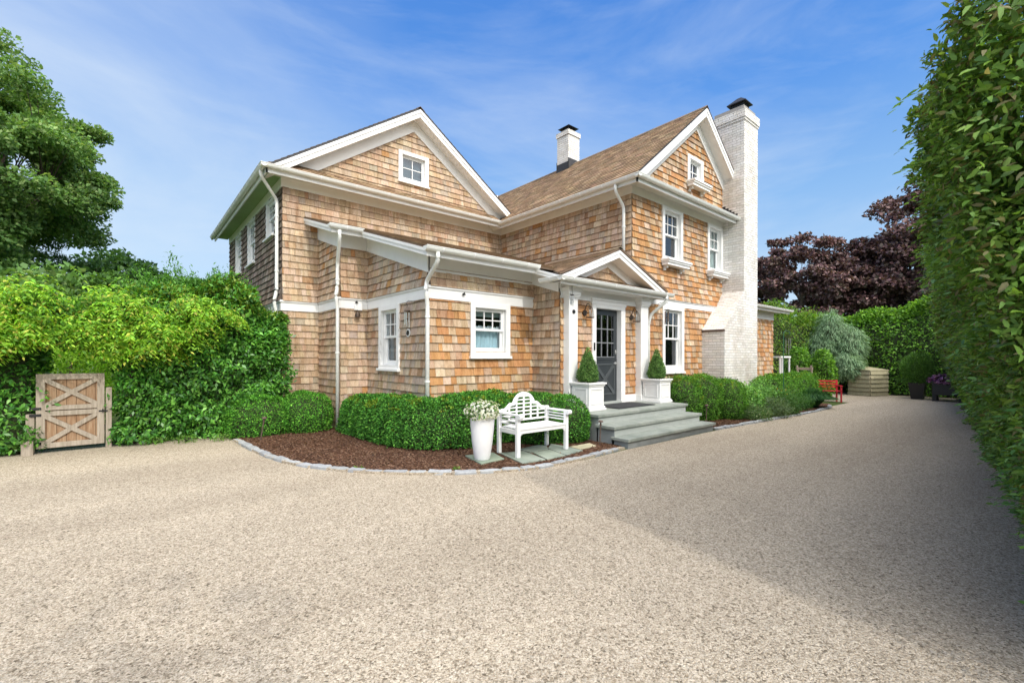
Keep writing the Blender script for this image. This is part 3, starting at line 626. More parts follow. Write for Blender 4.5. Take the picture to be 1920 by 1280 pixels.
# --- windows
def ax(plane, at):
    if plane == 'S': return lambda mb, a0, a1, b0, b1, c0, c1: mb.box(a0, a1, at - c1, at - c0, b0, b1)
    return lambda mb, a0, a1, b0, b1, c0, c1: mb.box(at - c1, at - c0, a0, a1, b0, b1)
def window(plane, at, r, cas=.105, double=True, grid=(3, 2), shelf=False, blind=None, ledge=True, gridlow=False, prd=.048):
    a0, a1, b0, b1 = r; bx = ax(plane, at); mb = MB(); D = prd
    bx(mb, a0, a0 + cas, b0, b1, -.02, D); bx(mb, a1 - cas, a1, b0, b1, -.02, D); bx(mb, a0 + cas, a1 - cas, b1 - cas * .9, b1, -.02, D)
    bx(mb, a0 + cas, a1 - cas, b0, b0 + .075, -.02, D)
    win = P('window', mb, M['white'], bevel=.003)
    if ledge and not shelf:
        sm = MB(); bx(sm, a0 - .02, a1 + .02, b0 - .045, b0 + .004, -.01, .085); sm.build('sill', M['white'], win, bevel=.004)
    i0, i1, j0, j1 = a0 + cas, a1 - cas, b0 + .075, b1 - cas * .9
    # jamb liner
    sm = MB()
    for (p, q, u, v) in ((i0, i0 + .018, j0, j1), (i1 - .018, i1, j0, j1), (i0 + .018, i1 - .018, j0, j0 + .018), (i0 + .018, i1 - .018, j1 - .018, j1)): bx(sm, p, q, u, v, -.14, -.021)
    sm.build('jamb', M['white'], win)
    i0 += .018; i1 -= .018; j0 += .018; j1 -= .018
    def sash(p0, p1, q0, q1, c, g, foot):
        s = .042; sm = MB(); bx(sm, p0, p0 + s, q0, q1, c - .035, c); bx(sm, p1 - s, p1, q0, q1, c - .035, c); bx(sm, p0 + s, p1 - s, q1 - s, q1, c - .035, c); bx(sm, p0 + s, p1 - s, q0, q0 + foot, c - .035, c)
        so_ = sm.build('sash', M['white'], win)
        x0, x1, z0, z1 = p0 + s, p1 - s, q0 + foot, q1 - s
        gm = MB(); bx(gm, x0, x1, z0, z1, c - .022, c - .019); gm.build('pane', M['glass'], win)
        if g:
            nm = MB()
            for k in range(1, g[0]): x = x0 + (x1 - x0) * k / g[0]; bx(nm, x - .01, x + .01, z0, z1, c - .018, c - .004)
            for k in range(1, g[1]): z = z0 + (z1 - z0) * k / g[1]; bx(nm, x0, x1, z - .01, z + .01, c - .0185, c - .0035)
            nm.build('muntin', M['white'], win)
    if double:
        mid = j0 + (j1 - j0) * .515; sash(i0, i1, mid - .02, j1, -.04, grid, .045); sash(i0, i1, j0, mid + .02, -.078, (grid if gridlow else None), .07)
    else: sash(i0, i1, j0, j1, -.05, grid, .045)
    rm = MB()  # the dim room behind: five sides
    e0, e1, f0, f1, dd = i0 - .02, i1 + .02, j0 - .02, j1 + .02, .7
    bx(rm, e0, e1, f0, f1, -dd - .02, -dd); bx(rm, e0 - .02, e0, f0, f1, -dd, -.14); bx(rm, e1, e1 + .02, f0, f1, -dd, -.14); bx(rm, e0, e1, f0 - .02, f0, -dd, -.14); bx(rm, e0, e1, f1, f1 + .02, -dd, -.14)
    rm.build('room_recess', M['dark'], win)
    if blind:
        bm = MB(); frac, key = blind; z0 = j1 - (j1 - j0) * frac
        bx(bm, i0 + .01, i1 - .01, z0, j1, -.16, -.152)
        if key == 'blind':
            for k in range(int((j1 - z0) / .05)): bx(bm, i0 + .01, i1 - .01, z0 + k * .05, z0 + k * .05 + .006, -.152, -.146)
        bm.build('blind', M[key], win)
    if shelf:
        fm = MB(); bx(fm, a0 - .05, a1 + .08, b0 - .035, b0 + .02, .0, .26); bx(fm, a0 - .035, a1 + .065, b0 - .075, b0 - .036, .0, .235); bx(fm, a0 - .02, a1 + .05, b0 - .14, b0 - .076, .03, .205)
        for x in (a0 + .06, a1 - .14): bx(fm, x, x + .06, b0 - .25, b0 - .141, 0, .06); bx(fm, x, x + .06, b0 - .20, b0 - .141, .061, .13)
        fm.build('flower_shelf', M['white'], win, bevel=.006)
    return win
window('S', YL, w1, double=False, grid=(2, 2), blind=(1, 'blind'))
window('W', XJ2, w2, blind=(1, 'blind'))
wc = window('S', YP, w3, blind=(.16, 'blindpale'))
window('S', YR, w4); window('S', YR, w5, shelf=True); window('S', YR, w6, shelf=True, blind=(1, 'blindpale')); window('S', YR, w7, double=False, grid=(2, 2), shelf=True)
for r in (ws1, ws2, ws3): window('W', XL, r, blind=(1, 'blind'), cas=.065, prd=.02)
# café curtain
cm = MB(); nx = 90; x0, x1 = w3[0] + .13, w3[1] - .13; zt = 2.08
for i in range(nx):
    u, v = x0 + (x1 - x0) * i / nx, x0 + (x1 - x0) * (i + 1) / nx
    fy = lambda x: YP + .17 + .014 * math.sin(x * 62) + .008 * math.sin(x * 23 + 1)
    for (za, zb) in ((1.62, 1.85), (1.85, zt - .05)): cm.face([(u, fy(u), za), (v, fy(v), za), (v, fy(v) + .0, zb), (u, fy(u), zb)])
cm.build('curtain', M['curtain'], wc)
cm = MB()
for i in range(60):
    u = x0 + (x1 - x0) * i / 60; v = u + (x1 - x0) / 60
    cm.face([(u, YP + .15 + .02 * math.sin(i), zt - .06), (v, YP + .15 + .02 * math.sin(i + 1), zt - .06), (v, YP + .16 + .02 * math.sin(i + 1), zt + .03 + .015 * math.sin(i * 1.3)), (u, YP + .16 + .02 * math.sin(i), zt + .03 + .015 * math.sin(i * 1.3 - 1))])
cm.build('curtain_frill', M['lace'], wc)

# --- door with its surround
mb = MB()
sbox(mb, YR, DO[0] - .125, DO[0], .51, 2.62, .05, -.1); sbox(mb, YR, DO[1], DO[1] + .15, .51, 2.62, .05, -.1)
sbox(mb, YR, DO[0], DO[1], DO[3], 2.62, .05, -.1); sbox(mb, YR, DO[0] - .15, DO[1] + .17, 2.62, 2.70, .062); sbox(mb, YR, DO[0] - .17, DO[1] + .19, 2.70, 2.745, .085)
sbox(mb, YR, DO[1] + .152, 8.85, .51, .68, .04); sbox(mb, YR, 6.72, DO[0] - .127, .51, .68, .04)
fr = P('door_surround', mb, M['white'], bevel=.004)
mb = MB(); mb.box(DO[0] - .02, DO[1] + .02, YR - .06, YR + .09, .51, .555); mb.build('threshold', M['riser'], fr)
dy = YR + .07; DX0, DX1 = DO[0] + .002, DO[1] - .002; mb = MB()
gx0, gx1, gz0, gz1 = DX0 + .115, DX1 - .115, 1.53, 2.42
mb.box(DX0, gx0, dy, dy + .045, .557, 2.54); mb.box(gx1, DX1, dy, dy + .045, .557, 2.54); mb.box(gx0, gx1, dy, dy + .045, gz1, 2.54); mb.box(gx0, gx1, dy, dy + .045, .557, gz0)
mb.box(DX0, DX1, dy - .012, dy - .001, 1.455, 1.47)
dr = P('front_door', mb, M['door'], bevel=.003)
mb = MB(); mb.box(gx0, gx1, dy + .02, dy + .024, gz0, gz1); mb.build('pane', M['doorglass'], dr)
mb = MB()
for k in (1, 2): x = gx0 + (gx1 - gx0) * k / 3; mb.box(x - .012, x + .012, dy + .002, dy + .019, gz0, gz1)
for k in (1, 2): z = gz0 + (gz1 - gz0) * k / 3; mb.box(gx0, gx1, dy + .001, dy + .0195, z - .012, z + .012)
mb.box(gx0 - .02, gx1 + .02, dy - .008, dy - .001, gz0 - .02, gz0 - .002); mb.build('muntin', M['muntin'], dr)
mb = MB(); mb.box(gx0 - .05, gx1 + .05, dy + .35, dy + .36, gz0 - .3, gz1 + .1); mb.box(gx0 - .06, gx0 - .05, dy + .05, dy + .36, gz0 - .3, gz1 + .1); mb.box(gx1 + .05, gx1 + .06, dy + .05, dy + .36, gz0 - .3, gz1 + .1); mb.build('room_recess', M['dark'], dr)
mb = MB(); cx0, cx1, cz0, cz1 = gx0 - .01, gx1 + .01, .72, 1.36   # crossbuck panel
mb.bar((cx0, dy - .008, cz0), (cx1, dy - .008, cz1), .014, .075); mb.bar((cx0, dy - .0095, cz1), (cx1, dy - .0095, cz0), .014, .075)
for a, b in (((cx0, cz0), (cx1, cz0)), ((cx0, cz1), (cx1, cz1)), ((cx0, cz0), (cx0, cz1)), ((cx1, cz0), (cx1, cz1))): mb.bar((a[0], dy - .006, a[1]), (b[0], dy - .006, b[1]), .012, .03)
mb.build('cross_panel', M['doorlight'], dr, bevel=.003)  # lighter than the door: its highlights are put into the colour
mb = MB(); hx = DX1 - .055
mb.box(hx - .022, hx + .022, dy - .014, dy - .001, 1.585, 1.68); mb.tube([(hx, dy - .005, 1.63), (hx, dy - .03, 1.63)], .017, 12); mb.build('deadbolt', M['silver'], dr)
mb = MB(); mb.tube([(hx, dy - .001, 1.385), (hx, dy - .012, 1.385)], .03, 16); mb.tube([(hx, dy - .01, 1.385), (hx, dy - .05, 1.385)], .011, 10); mb.tube([(hx, dy - .05, 1.385), (hx - .05, dy - .055, 1.387), (hx - .11, dy - .05, 1.38)], .011, 10); mb.build('handle', M['silver'], dr)
mb = MB(); mb.box(7.33, 7.36, YR - .075, YR - .051, 1.66, 1.82); P('doorbell', mb, M['iron'], bevel=.004)
# --- pilaster columns
def column(x0, x1):
    mb = MB(); y0 = 5.95
    mb.box(x0, x1, y0, YR - .002, .515, 2.86)
    for d, z0, z1 in ((.02, 2.67, 2.70), (.035, 2.70, 2.73), (.05, 2.73, 2.80), (.07, 2.80, 2.865), (.02, .512, .66)): mb.box(x0 - d, x1 + d, y0 - d, YR - .003, z0, z1)
    return P('porch_column', mb, M['white'], bevel=.003)
column(6.46, 6.71); column(8.85, 9.14)
mb = MB(); mb.box(6.46, 9.14, 5.80, 6.09, 2.866, 2.968); P('porch_beam', mb, M['white'])
mb = MB(); mb.tube([(6.59, 5.95, 2.40), (6.59, 5.938, 2.40)], .04, 20); mb.tube([(6.59, 5.94, 2.40), (6.59, 5.93, 2.40)], .012, 10); P('camera_dome', mb, M['iron'])
mb = MB(); mb.tube([(XJ2 - .02, 7.60, 1.957), (XJ2 - .035, 7.60, 1.957)], .075, 24); d0 = P('wall_disc', mb, M['gutter']); mb = MB(); mb.tube([(XJ2 - .035, 7.60, 1.957), (XJ2 - .043, 7.60, 1.957)], .05, 24); mb.build('disc_center', M['iron'], d0)
# --- small sensor lights on the white band
mb = MB(); sx = 3.70
mb.box(3.62, 3.78, YJ - .075, YJ - .03, 2.50, 2.60); o = P('band_light', mb, M['white'], bevel=.004)
mb = MB(); mb.lathe([(.0, .11), (.03, .1), (.055, .05), (.06, 0), (.05, -.002)], sx - .03, YJ - .1, 2.36, 16); mb.tube([(sx - .03, YJ - .1, 2.46), (sx - .03, YJ - .05, 2.52)], .012, 8); mb.build('lamp_shade', M['bronze'], o)
for (x, y, z) in ((3.66, YJ - .06, 2.66), (4.62, YP - .06, 2.65)):
    mb = MB(); mb.tube([(x - .03, y, z), (x, y - .03, z + .03), (x + .03, y, z - .01)], .008, 6); mb.tube([(x, y + .02, z), (x, y - .02, z)], .018, 8); P('hook', mb, M['iron'])

# --- wall lanterns
def lantern(x, z):
    y = YR - .02; mb = MB()
    mb.tube([(x, y, z - .02), (x, y - .02, z - .02)], .06, 18)
    arc = [(x, y - .02, z - .02)] + [(x, y - .055 - .06 * math.sin(a) * 1.0 - .0, z + .07 + .09 * -math.cos(a)) for a in np.linspace(.2, math.pi, 8)] + [(x, y - .12, z + .1)]
    mb.tube([(x, y - .01, z - .03), (x, y - .03, z + .07), (x, y - .07, z + .155), (x, y - .125, z + .15), (x, y - .15, z + .10)], .009, 8)
    o = P('wall_lantern', mb, M['bronze']); cy = y - .15
    mb = MB(); mb.lathe([(.012, .10), (.03, .085), (.05, .05), (.06, 0), (.066, -.07), (.075, -.12)], x, cy, z, 20); mb.build('glass_shade', M['lampglass'], o, smooth=True)
    mb = MB(); mb.lathe([(.0, .115), (.02, .11), (.02, .09), (.0, .085)], x, cy, z, 12); mb.lathe([(.07, -.118), (.082, -.118), (.082, -.135), (.07, -.135), (.07, -.118)], x, cy, z, 24)
    for k in range(4):
        a = math.pi / 4 + k * math.pi / 2; mb.tube([(x + math.cos(a) * r, cy + math.sin(a) * r, z + h) for r, h in ((.015, .10), (.053, .05), (.065, 0), (.079, -.12))], .004, 5)
    mb.build('cage', M['bronze'], o)
    mb = MB(); mb.lathe([(.0, .04), (.012, .03), (.016, 0), (.012, -.05), (.012, -.1), (0, -.1)], x, cy, z, 12); mb.build('bulb', M['lace'], o, smooth=True)
lantern(7.07, 2.44); lantern(8.67, 2.44)

# --- chimneys
def brick_face(mb, O, s, n, poly, t=(0, 0, 1), rh=.0715): tiles(mb, O, s, t, n, poly, rh, (.212, .2121), .007, whitebrick, gap=.0045, lap=False, bond=True)
def mortar_prism(mb, pts, off): m = mb.m; mb.m = 1; mb.prism(pts, off); mb.m = m
BM = [M['brick'], M['mortar']]
mb = MB(); cx0, cx1, cy0, xl = 13.121, 14.02, 5.49, 11.946
prof = [(xl, 0), (cx1, 0), (cx1, 8.36), (cx0, 8.36), (cx0, 3.363), (xl, 2.258)]
mortar_prism(mb, [(x, cy0, z) for x, z in prof[:2] + [(cx1, 2.258), (xl, 2.258)]], (0, .63, 0)); mortar_prism(mb, [(cx0, cy0, 3.363), (cx1, cy0, 3.363), (cx1, cy0, 8.36), (cx0, cy0, 8.36)], (0, 1.0, 0))
mortar_prism(mb, [(xl, cy0, 2.258), (cx1, cy0, 2.258), (cx1, cy0, 3.363), (cx0, cy0, 3.363)], (0, .63, 0))
brick_face(mb, (0, cy0, 0), (1, 0, 0), (0, -1, 0), [(xl, 0), (cx1, 0), (cx1, 2.258), (xl, 2.258)]); brick_face(mb, (0, cy0, 0), (1, 0, 0), (0, -1, 0), [(xl, 2.258), (cx1, 2.258), (cx1, 3.363), (cx0, 3.363)]); brick_face(mb, (0, cy0, 0), (1, 0, 0), (0, -1, 0), rect(cx0, cx1, 3.363, 8.36))
brick_face(mb, (xl, 0, 0), (0, 1, 0), (-1, 0, 0), rect(cy0, YR, 0, 2.24)); brick_face(mb, (cx0, 0, 0), (0, 1, 0), (-1, 0, 0), rect(cy0, 6.49, 3.363, 8.36)); brick_face(mb, (cx1, 0, 0), (0, 1, 0), (1, 0, 0), rect(cy0, 6.49, 0, 8.36)); brick_face(mb, (0, 6.49, 0), (1, 0, 0), (0, 1, 0), rect(cx0, cx1, 6.6, 8.36))
sd = Vector((cx0 - xl, 0, 1.105)); brick_face(mb, (xl, 0, 2.258), (0, 1, 0), Vector((-1.105, 0, cx0 - xl)).normalized(), rect(cy0, YR, 0, sd.length), t=sd.normalized())
CH = P('tall_chimney', mb, BM)
mb = MB(); mb.box(xl - .03, xl + .02, cy0 - .01, YR, 2.205, 2.25); mb.build('ledge', M['stake'], CH)
mb = MB()
for d, z0, z1 in ((.02, 8.18, 8.25), (.04, 8.25, 8.47)):
    mortar_prism(mb, [(cx0 - d, cy0 - d, z0), (cx1 + d, cy0 - d, z0), (cx1 + d, cy0 - d, z1), (cx0 - d, cy0 - d, z1)], (0, 1.0 + 2 * d, 0))
    for (O, s, n, a, b) in (((0, cy0 - d, 0), (1, 0, 0), (0, -1, 0), cx0 - d, cx1 + d), ((cx0 - d, 0, 0), (0, 1, 0), (-1, 0, 0), cy0 - d, 6.49 + d)): brick_face(mb, O, s, n, rect(a, b, z0, z1))
mortar_prism(mb, [(cx0 + .05, cy0 + .03, 8.47), (cx1 - .08, cy0 + .03, 8.47), (cx1 - .08, cy0 + .03, 8.62), (cx0 + .05, cy0 + .03, 8.62)], (0, .84, 0))
mb.build('corbel', BM, CH)
mb = MB(); mb.box(13.44, 13.80, 5.64, 6.0, 8.60, 8.86)
m_ = 13.61; my = 5.82; e = .25
a = [(m_ - e, my - e - .02, 8.85), (m_ + e, my - e - .02, 8.85), (m_ + e, my + e + .02, 8.85), (m_ - e, my + e + .02, 8.85)]
top = [(m_ - .05, my - .05, 9.07), (m_ + .05, my - .05, 9.07), (m_ + .05, my + .05, 9.07), (m_ - .05, my + .05, 9.07)]
mb.add([(x, y, z) for x, y, z in a] + [(x, y, z + .02) for x, y, z in a] + top, [(0, 1, 2, 3), (0, 1, 5, 4), (1, 2, 6, 5), (2, 3, 7, 6), (3, 0, 4, 7), (4, 5, 9, 8), (5, 6, 10, 9), (6, 7, 11, 10), (7, 4, 8, 11), (8, 9, 10, 11)])
mb.build('chimney_cap', M['iron'], CH)
mb = MB()  # stepped flashing where the roof meets the stack
for k in range(5): y = 5.66 + k * .085; mb.box(cx0 - .018, cx0 - .008, y, y + .088, 5.36 + k * .072, 5.58 + k * .07)
for k in range(12): x = cx0 - .01 - k * .0; mb.box(cx0 - .02 , cx0 - .008, 6.13 + k * .03, 6.163 + k * .03, 6.75, 6.95)
mb.build('flashing', M['lead'], CH)
mb = MB(); sx0, sx1, sy0, sy1 = 11.25, 11.80, 10.414, 10.925
mortar_prism(mb, [(sx0, sy0, 7.5), (sx1, sy0, 7.5), (sx1, sy0, 9.02), (sx0, sy0, 9.02)], (0, sy1 - sy0, 0))
mortar_prism(mb, [(sx0 - .03, sy0 - .03, 9.02), (sx1 + .03, sy0 - .03, 9.02), (sx1 + .03, sy0 - .03, 9.17), (sx0 - .03, sy0 - .03, 9.17)], (0, sy1 - sy0 + .06, 0))
for (O, s, n, a0, a1) in (((0, sy0, 0), (1, 0, 0), (0, -1, 0), sx0, sx1), ((sx0, 0, 0), (0, 1, 0), (-1, 0, 0), sy0, sy1), ((sx1, 0, 0), (0, 1, 0), (1, 0, 0), sy0, sy1), ((0, sy1, 0), (1, 0, 0), (0, 1, 0), sx0, sx1)): brick_face(mb, O, s, n, rect(a0, a1, 7.7, 9.02))
for (O, s, n, a0, a1) in (((0, sy0 - .03, 0), (1, 0, 0), (0, -1, 0), sx0 - .03, sx1 + .03), ((sx0 - .03, 0, 0), (0, 1, 0), (-1, 0, 0), sy0 - .03, sy1 + .03)): brick_face(mb, O, s, n, rect(a0, a1, 9.02, 9.17))
SC = P('small_chimney', mb, BM)
mb = MB(); mb.box(sx0 - .02, sx1 + .02, sy0 - .02, sy0 - .009, 7.75, 8.22); mb.box(sx0 - .02, sx0 - .009, sy0 - .02, sy1 + .02, 7.72, 8.10); mb.box(sx0 - .02, sx1 + .02, sy1 + .009, sy1 + .02, 7.75, 8.2)
mb.build('flashing', M['lead'], SC)
mb = MB(); mb.box(sx0 + .1, sx1 - .1, sy0 + .1, sy1 - .1, 9.17, 9.34); e = .26; m_, my = 11.525, 10.67
mb.add([(m_ - e, my - e, 9.34), (m_ + e, my - e, 9.34), (m_ + e, my + e, 9.34), (m_ - e, my + e, 9.34), (m_, my, 9.47)], [(0, 1, 2, 3), (0, 1, 4), (1, 2, 4), (2, 3, 4), (3, 0, 4)]); mb.build('chimney_cap', M['iron'], SC)
#@@PART2
# ------------------------------------------------------------------ foliage
G = np.random.default_rng(11)
def vn(P, sc, seed=0):
    """cheap smooth 3-D noise, about -1..1"""
    g = np.random.default_rng(seed); o = np.zeros(len(P))
    for k in range(7):
        d = g.normal(size=3); d /= np.linalg.norm(d); o += np.sin(P @ d * (g.uniform(.7, 1.6) / sc) * 2 * math.pi + g.uniform(0, 6.28))
    return o / 4.2
def unit(v): return v / np.maximum(np.linalg.norm(v, axis=1, keepdims=True), 1e-6)
def leaves(name, P, Nn, size, m, parent, cols, aspect=.5, droop=.25, spread=.9, fold=.18, var=.22, patch=1.2, pseed=3, pvar=.25, curl=None, kind=None, extra=None, hexa=False):
    """one mesh of many folded leaves: P positions, Nn outward normals"""
    n = len(P); Nn = unit(Nn)
    if curl is not None: a = curl
    else:
        a = Nn * .55 + G.normal(size=(n, 3)) * spread * .6; a[:, 2] -= droop
    a = unit(a); up = unit(Nn + np.array([0, 0, .45]) + G.normal(size=(n, 3)) * .55); b = unit(np.cross(up, a)); w = unit(np.cross(a, b))
    L = (size * G.uniform(.65, 1.25, n))[:, None]; Wd = L * aspect * .5
    c = np.array(cols, dtype=float); pick = G.integers(0, len(c), n); col = c[pick] * G.uniform(1 - var, 1 + var, n)[:, None]
    col *= (1 + pvar * vn(P, patch, pseed))[:, None]
    if extra is not None: col = extra(P, Nn, col)
    col = np.clip(col, .003, .95)
    if hexa: v = np.stack([P, P + a * L * .28 + b * Wd * .9 + w * L * fold * .8, P + a * L * .68 + b * Wd * .75 + w * L * fold * .6, P + a * L - w * L * .08, P + a * L * .68 - b * Wd * .75 + w * L * fold * .6, P + a * L * .28 - b * Wd * .9 + w * L * fold * .8], 1)
    else: v = np.stack([P, P + a * L * .45 + b * Wd + w * L * fold, P + a * L - w * L * .05, P + a * L * .45 - b * Wd + w * L * fold], 1)
    q = v.shape[1]; v = v.reshape(-1, 3)
    g = np.array(org(parent)) if parent is not None else np.zeros(3); v = v - g
    me = bpy.data.meshes.new(name); me.vertices.add(q * n); me.vertices.foreach_set('co', v.astype(np.float32).ravel())
    me.loops.add(q * n); me.loops.foreach_set('vertex_index', np.arange(q * n, dtype=np.int32)); me.polygons.add(n)
    me.polygons.foreach_set('loop_start', np.arange(0, q * n, q, dtype=np.int32)); me.polygons.foreach_set('loop_total', np.full(n, q, dtype=np.int32))
    me.materials.append(m); me.update(calc_edges=True)
    ca = me.color_attributes.new('Col', 'FLOAT_COLOR', 'CORNER'); cc = np.ones((q * n, 4), dtype=np.float32); cc[:, :3] = np.repeat(col, q, axis=0); ca.data.foreach_set('color', cc.ravel())
    o = bpy.data.objects.new(name, me); C.objects.link(o)
    if parent is not None: o.parent = parent
    if kind: o['kind'] = kind
    return o
def blob_pts(c, r, n, e=2.0, zmin=None, jitter=.08, lump=.06, lsc=.5, seed=1, inner=0.0):
    """points on a lumpy superellipsoid"""
    d = unit(G.normal(size=(n, 3))); k = (np.abs(d) ** e).sum(1) ** (-1 / e); q = d * k[:, None]
    c = np.array(c, float); r = np.array(r, float); Pw = c + q * r
    s = 1 + lump * vn(Pw, lsc, seed) + G.normal(size=n) * jitter * .4 - inner * G.random(n) ** 2
    Pw = c + q * r * s[:, None]; Nn = unit(np.sign(q) * np.abs(q) ** (e - 1) / r)
    if zmin is not None: k = Pw[:, 2] > zmin; Pw, Nn = Pw[k], Nn[k]
    return Pw, Nn
def core(name, c, r, parent, e=2.0, scale=.86, zmin=None, m='twig'):
    mb = MB(); nu, nv = 20, 12
    for j in range(nv + 1):
        th = math.pi * j / nv
        for i in range(nu):
            ph = 2 * math.pi * i / nu; d = np.array([math.sin(th) * math.cos(ph), math.sin(th) * math.sin(ph), math.cos(th)]); k = (np.abs(d) ** e).sum() ** (-1 / e)
            p = np.array(c) + d * k * np.array(r) * scale
            if zmin is not None: p[2] = max(p[2], zmin)
            mb.v.append(tuple(p))
    for j in range(nv):
        for i in range(nu): mb.f.append((j * nu + i, j * nu + (i + 1) % nu, (j + 1) * nu + (i + 1) % nu, (j + 1) * nu + i)); mb.mi.append(0); mb.col.append((1, 1, 1)); mb.uv.append(None)
    return mb.build(name, M[m], parent)
def chaikin(path, it=3):
    p = [tuple(map(float, q)) for q in path]
    for _ in range(it if len(p) > 2 else 0):
        q = [p[0]]
        for a, b in zip(p, p[1:]): q += [(a[0] * .75 + b[0] * .25, a[1] * .75 + b[1] * .25), (a[0] * .25 + b[0] * .75, a[1] * .25 + b[1] * .75)]
        p = q + [p[-1]]
    return p
def sweep(path, half_w, h, n, ex=3.2, z0=0.0, lump=.05, lsc=.45, seed=2, jitter=.02, endcap=True, prof=None, hfun=None, inner=.12):
    """points over a clipped hedge that follows a polyline: rounded box section"""
    pth = np.array(chaikin(path), float); seg = np.linalg.norm(np.diff(pth, axis=0), axis=1); cum = np.r_[0, np.cumsum(seg)]; T = cum[-1]
    ext = half_w * (.8 if endcap else 0); s = G.uniform(-ext, T + ext, n); sc = np.clip(s, 0, T)
    i = np.clip(np.searchsorted(cum, sc, 'right') - 1, 0, len(seg) - 1); f = (sc - cum[i]) / seg[i]; c = pth[i] * (1 - f[:, None]) + pth[i + 1] * f[:, None]; vt = np.gradient(pth, axis=0); d = vt[i] * (1 - f[:, None]) + vt[i + 1] * f[:, None]; d /= np.linalg.norm(d, axis=1, keepdims=True)
    nr = np.stack([d[:, 1], -d[:, 0]], 1)
    over = (s - sc) / half_w; k = np.maximum(.05, (1 - np.clip(np.abs(over), 0, 1) ** ex)) ** (1 / ex)
    ang = G.uniform(0, math.pi, n); ca, sa = np.cos(ang), np.sin(ang)
    q = (np.abs(ca) ** ex + np.abs(sa) ** ex) ** (-1 / ex); lx = ca * q; lz = sa * q
    fl = 1 - inner * G.random(n) ** 2
    hh = h if hfun is None else hfun(c)
    off = lx * half_w * k * fl; P = np.zeros((n, 3)); P[:, :2] = c + nr * off[:, None] + d * (over * half_w)[:, None]; P[:, 2] = z0 + lz * (hh - z0) * (.25 + .75 * k) * (.5 + .5 * fl)
    Nn = np.zeros((n, 3)); Nn[:, :2] = nr * (np.sign(lx) * np.abs(lx) ** (ex - 1))[:, None] + d * (over * .9)[:, None]; Nn[:, 2] = np.abs(lz) ** (ex - 1) + .05
    Nn = unit(Nn); P += Nn * (lump * vn(P, lsc, seed) + G.normal(size=n) * jitter)[:, None]; return P, Nn
def sweep_core(name, path, half_w, h, parent, z0=0, m='twig', scale=.76, hfun=None):
    mb = MB(); pth = [Vector((*p, 0)) for p in chaikin(path)]; w = half_w * scale; top = z0 + (h - z0) * .88; rings = []
    for i, p in enumerate(pth):
        if hfun is not None: top = z0 + (float(hfun(np.array([[p.x, p.y]]))[0]) - z0) * .84
        d = (pth[min(i + 1, len(pth) - 1)] - pth[max(i - 1, 0)]).normalized(); nr = Vector((d.y, -d.x, 0)); e = d * (w if i == len(pth) - 1 else (-w if i == 0 else 0)) * .7
        for (a, z) in ((-1, z0 + .03), (-1, z0 + (top - z0) * .75), (-.7, top), (.7, top), (1, z0 + (top - z0) * .75), (1, z0 + .03)): mb.v.append(tuple(p + e + nr * a * w + Vector((0, 0, z))))
    for i in range(len(pth) - 1):
        for k in range(6): mb.f.append((i * 6 + k, i * 6 + (k + 1) % 6, i * 6 + 6 + (k + 1) % 6, i * 6 + 6 + k)); mb.mi.append(0); mb.col.append((1, 1, 1)); mb.uv.append(None)
    for b in (0, (len(pth) - 1) * 6): mb.f.append(tuple(range(b, b + 6))); mb.mi.append(0); mb.col.append((1, 1, 1)); mb.uv.append(None)
    return mb.build(name, M[m], parent)
BOXC = [(.08, .27, .04), (.12, .36, .055), (.045, .15, .028), (.20, .48, .075), (.065, .22, .035), (.03, .10, .02)]
def tips(amount=.5, c=(.26, .34, .035), seed=5, thr=.75, zlo=.55, sc=.35):
    """yellow-green new growth on scattered patches of the top"""
    def f(P, Nn, col):
        m = (vn(P, sc, seed) > thr - .55 * (P[:, 2] > zlo)) & (G.random(len(P)) < amount); col[m] = np.array(c) * G.uniform(.7, 1.2, m.sum())[:, None]; return col
    return f
# --- clipped boxwood along the house
def box_hedge(path, hw, h, n, label, group='clipped boxwood along the house front', cols=BOXC, size=.037, seed=1, lump=.045, extra=None, name='boxwood_hedge', hfun=None, mm='boxleaf'):
    t = thing(name, (path[0][0], path[0][1], 0), label, 'hedge', group)
    sweep_core('branches', path, hw, h, t, z0=.05, hfun=hfun)
    P, Nn = sweep(path, hw, h, n, seed=seed, lump=lump, z0=.06, hfun=hfun)
    leaves('foliage', P, Nn, size, M[mm], t, cols, aspect=.55, droop=.1, spread=1.3, patch=.22, pvar=.28, var=.38, pseed=seed, extra=extra)
    return t
def mounds(name, label, bl, n, size=.037, cols=BOXC, group='clipped boxwood along the house front', extra=None, seed=1, cat='hedge', m='boxleaf', aspect=.5, e=2.4, lump=.05, jitter=.06, droop=-.05, spread=1.0, coresc=.84, inner=0.05):
    t = thing(name, (bl[0][0][0], bl[0][0][1], 0), label, cat, group); PP, NN = [], []
    A = [r[0] * r[1] + r[0] * r[2] * 2 for c, r in bl]
    for (c, r), a in zip(bl, A):
        core('branches', c, r, t, e=e, scale=coresc, zmin=.02)
        P, Nn = blob_pts(c, r, int(n * a / sum(A)), e=e, zmin=.04, lump=lump, lsc=.35, jitter=jitter, seed=seed, inner=inner); k = np.ones(len(P), bool)
        for (c2, r2) in bl:
            if c2 is c: continue
            k &= ((np.abs((P - np.array(c2)) / np.array(r2)) ** e).sum(1) > .8)
        PP.append(P[k]); NN.append(Nn[k])
    leaves('foliage', np.concatenate(PP), np.concatenate(NN), size, M[m], t, cols, aspect=aspect, patch=.22, pvar=.28, var=.35, pseed=seed, extra=extra, droop=droop, spread=spread)
    return t
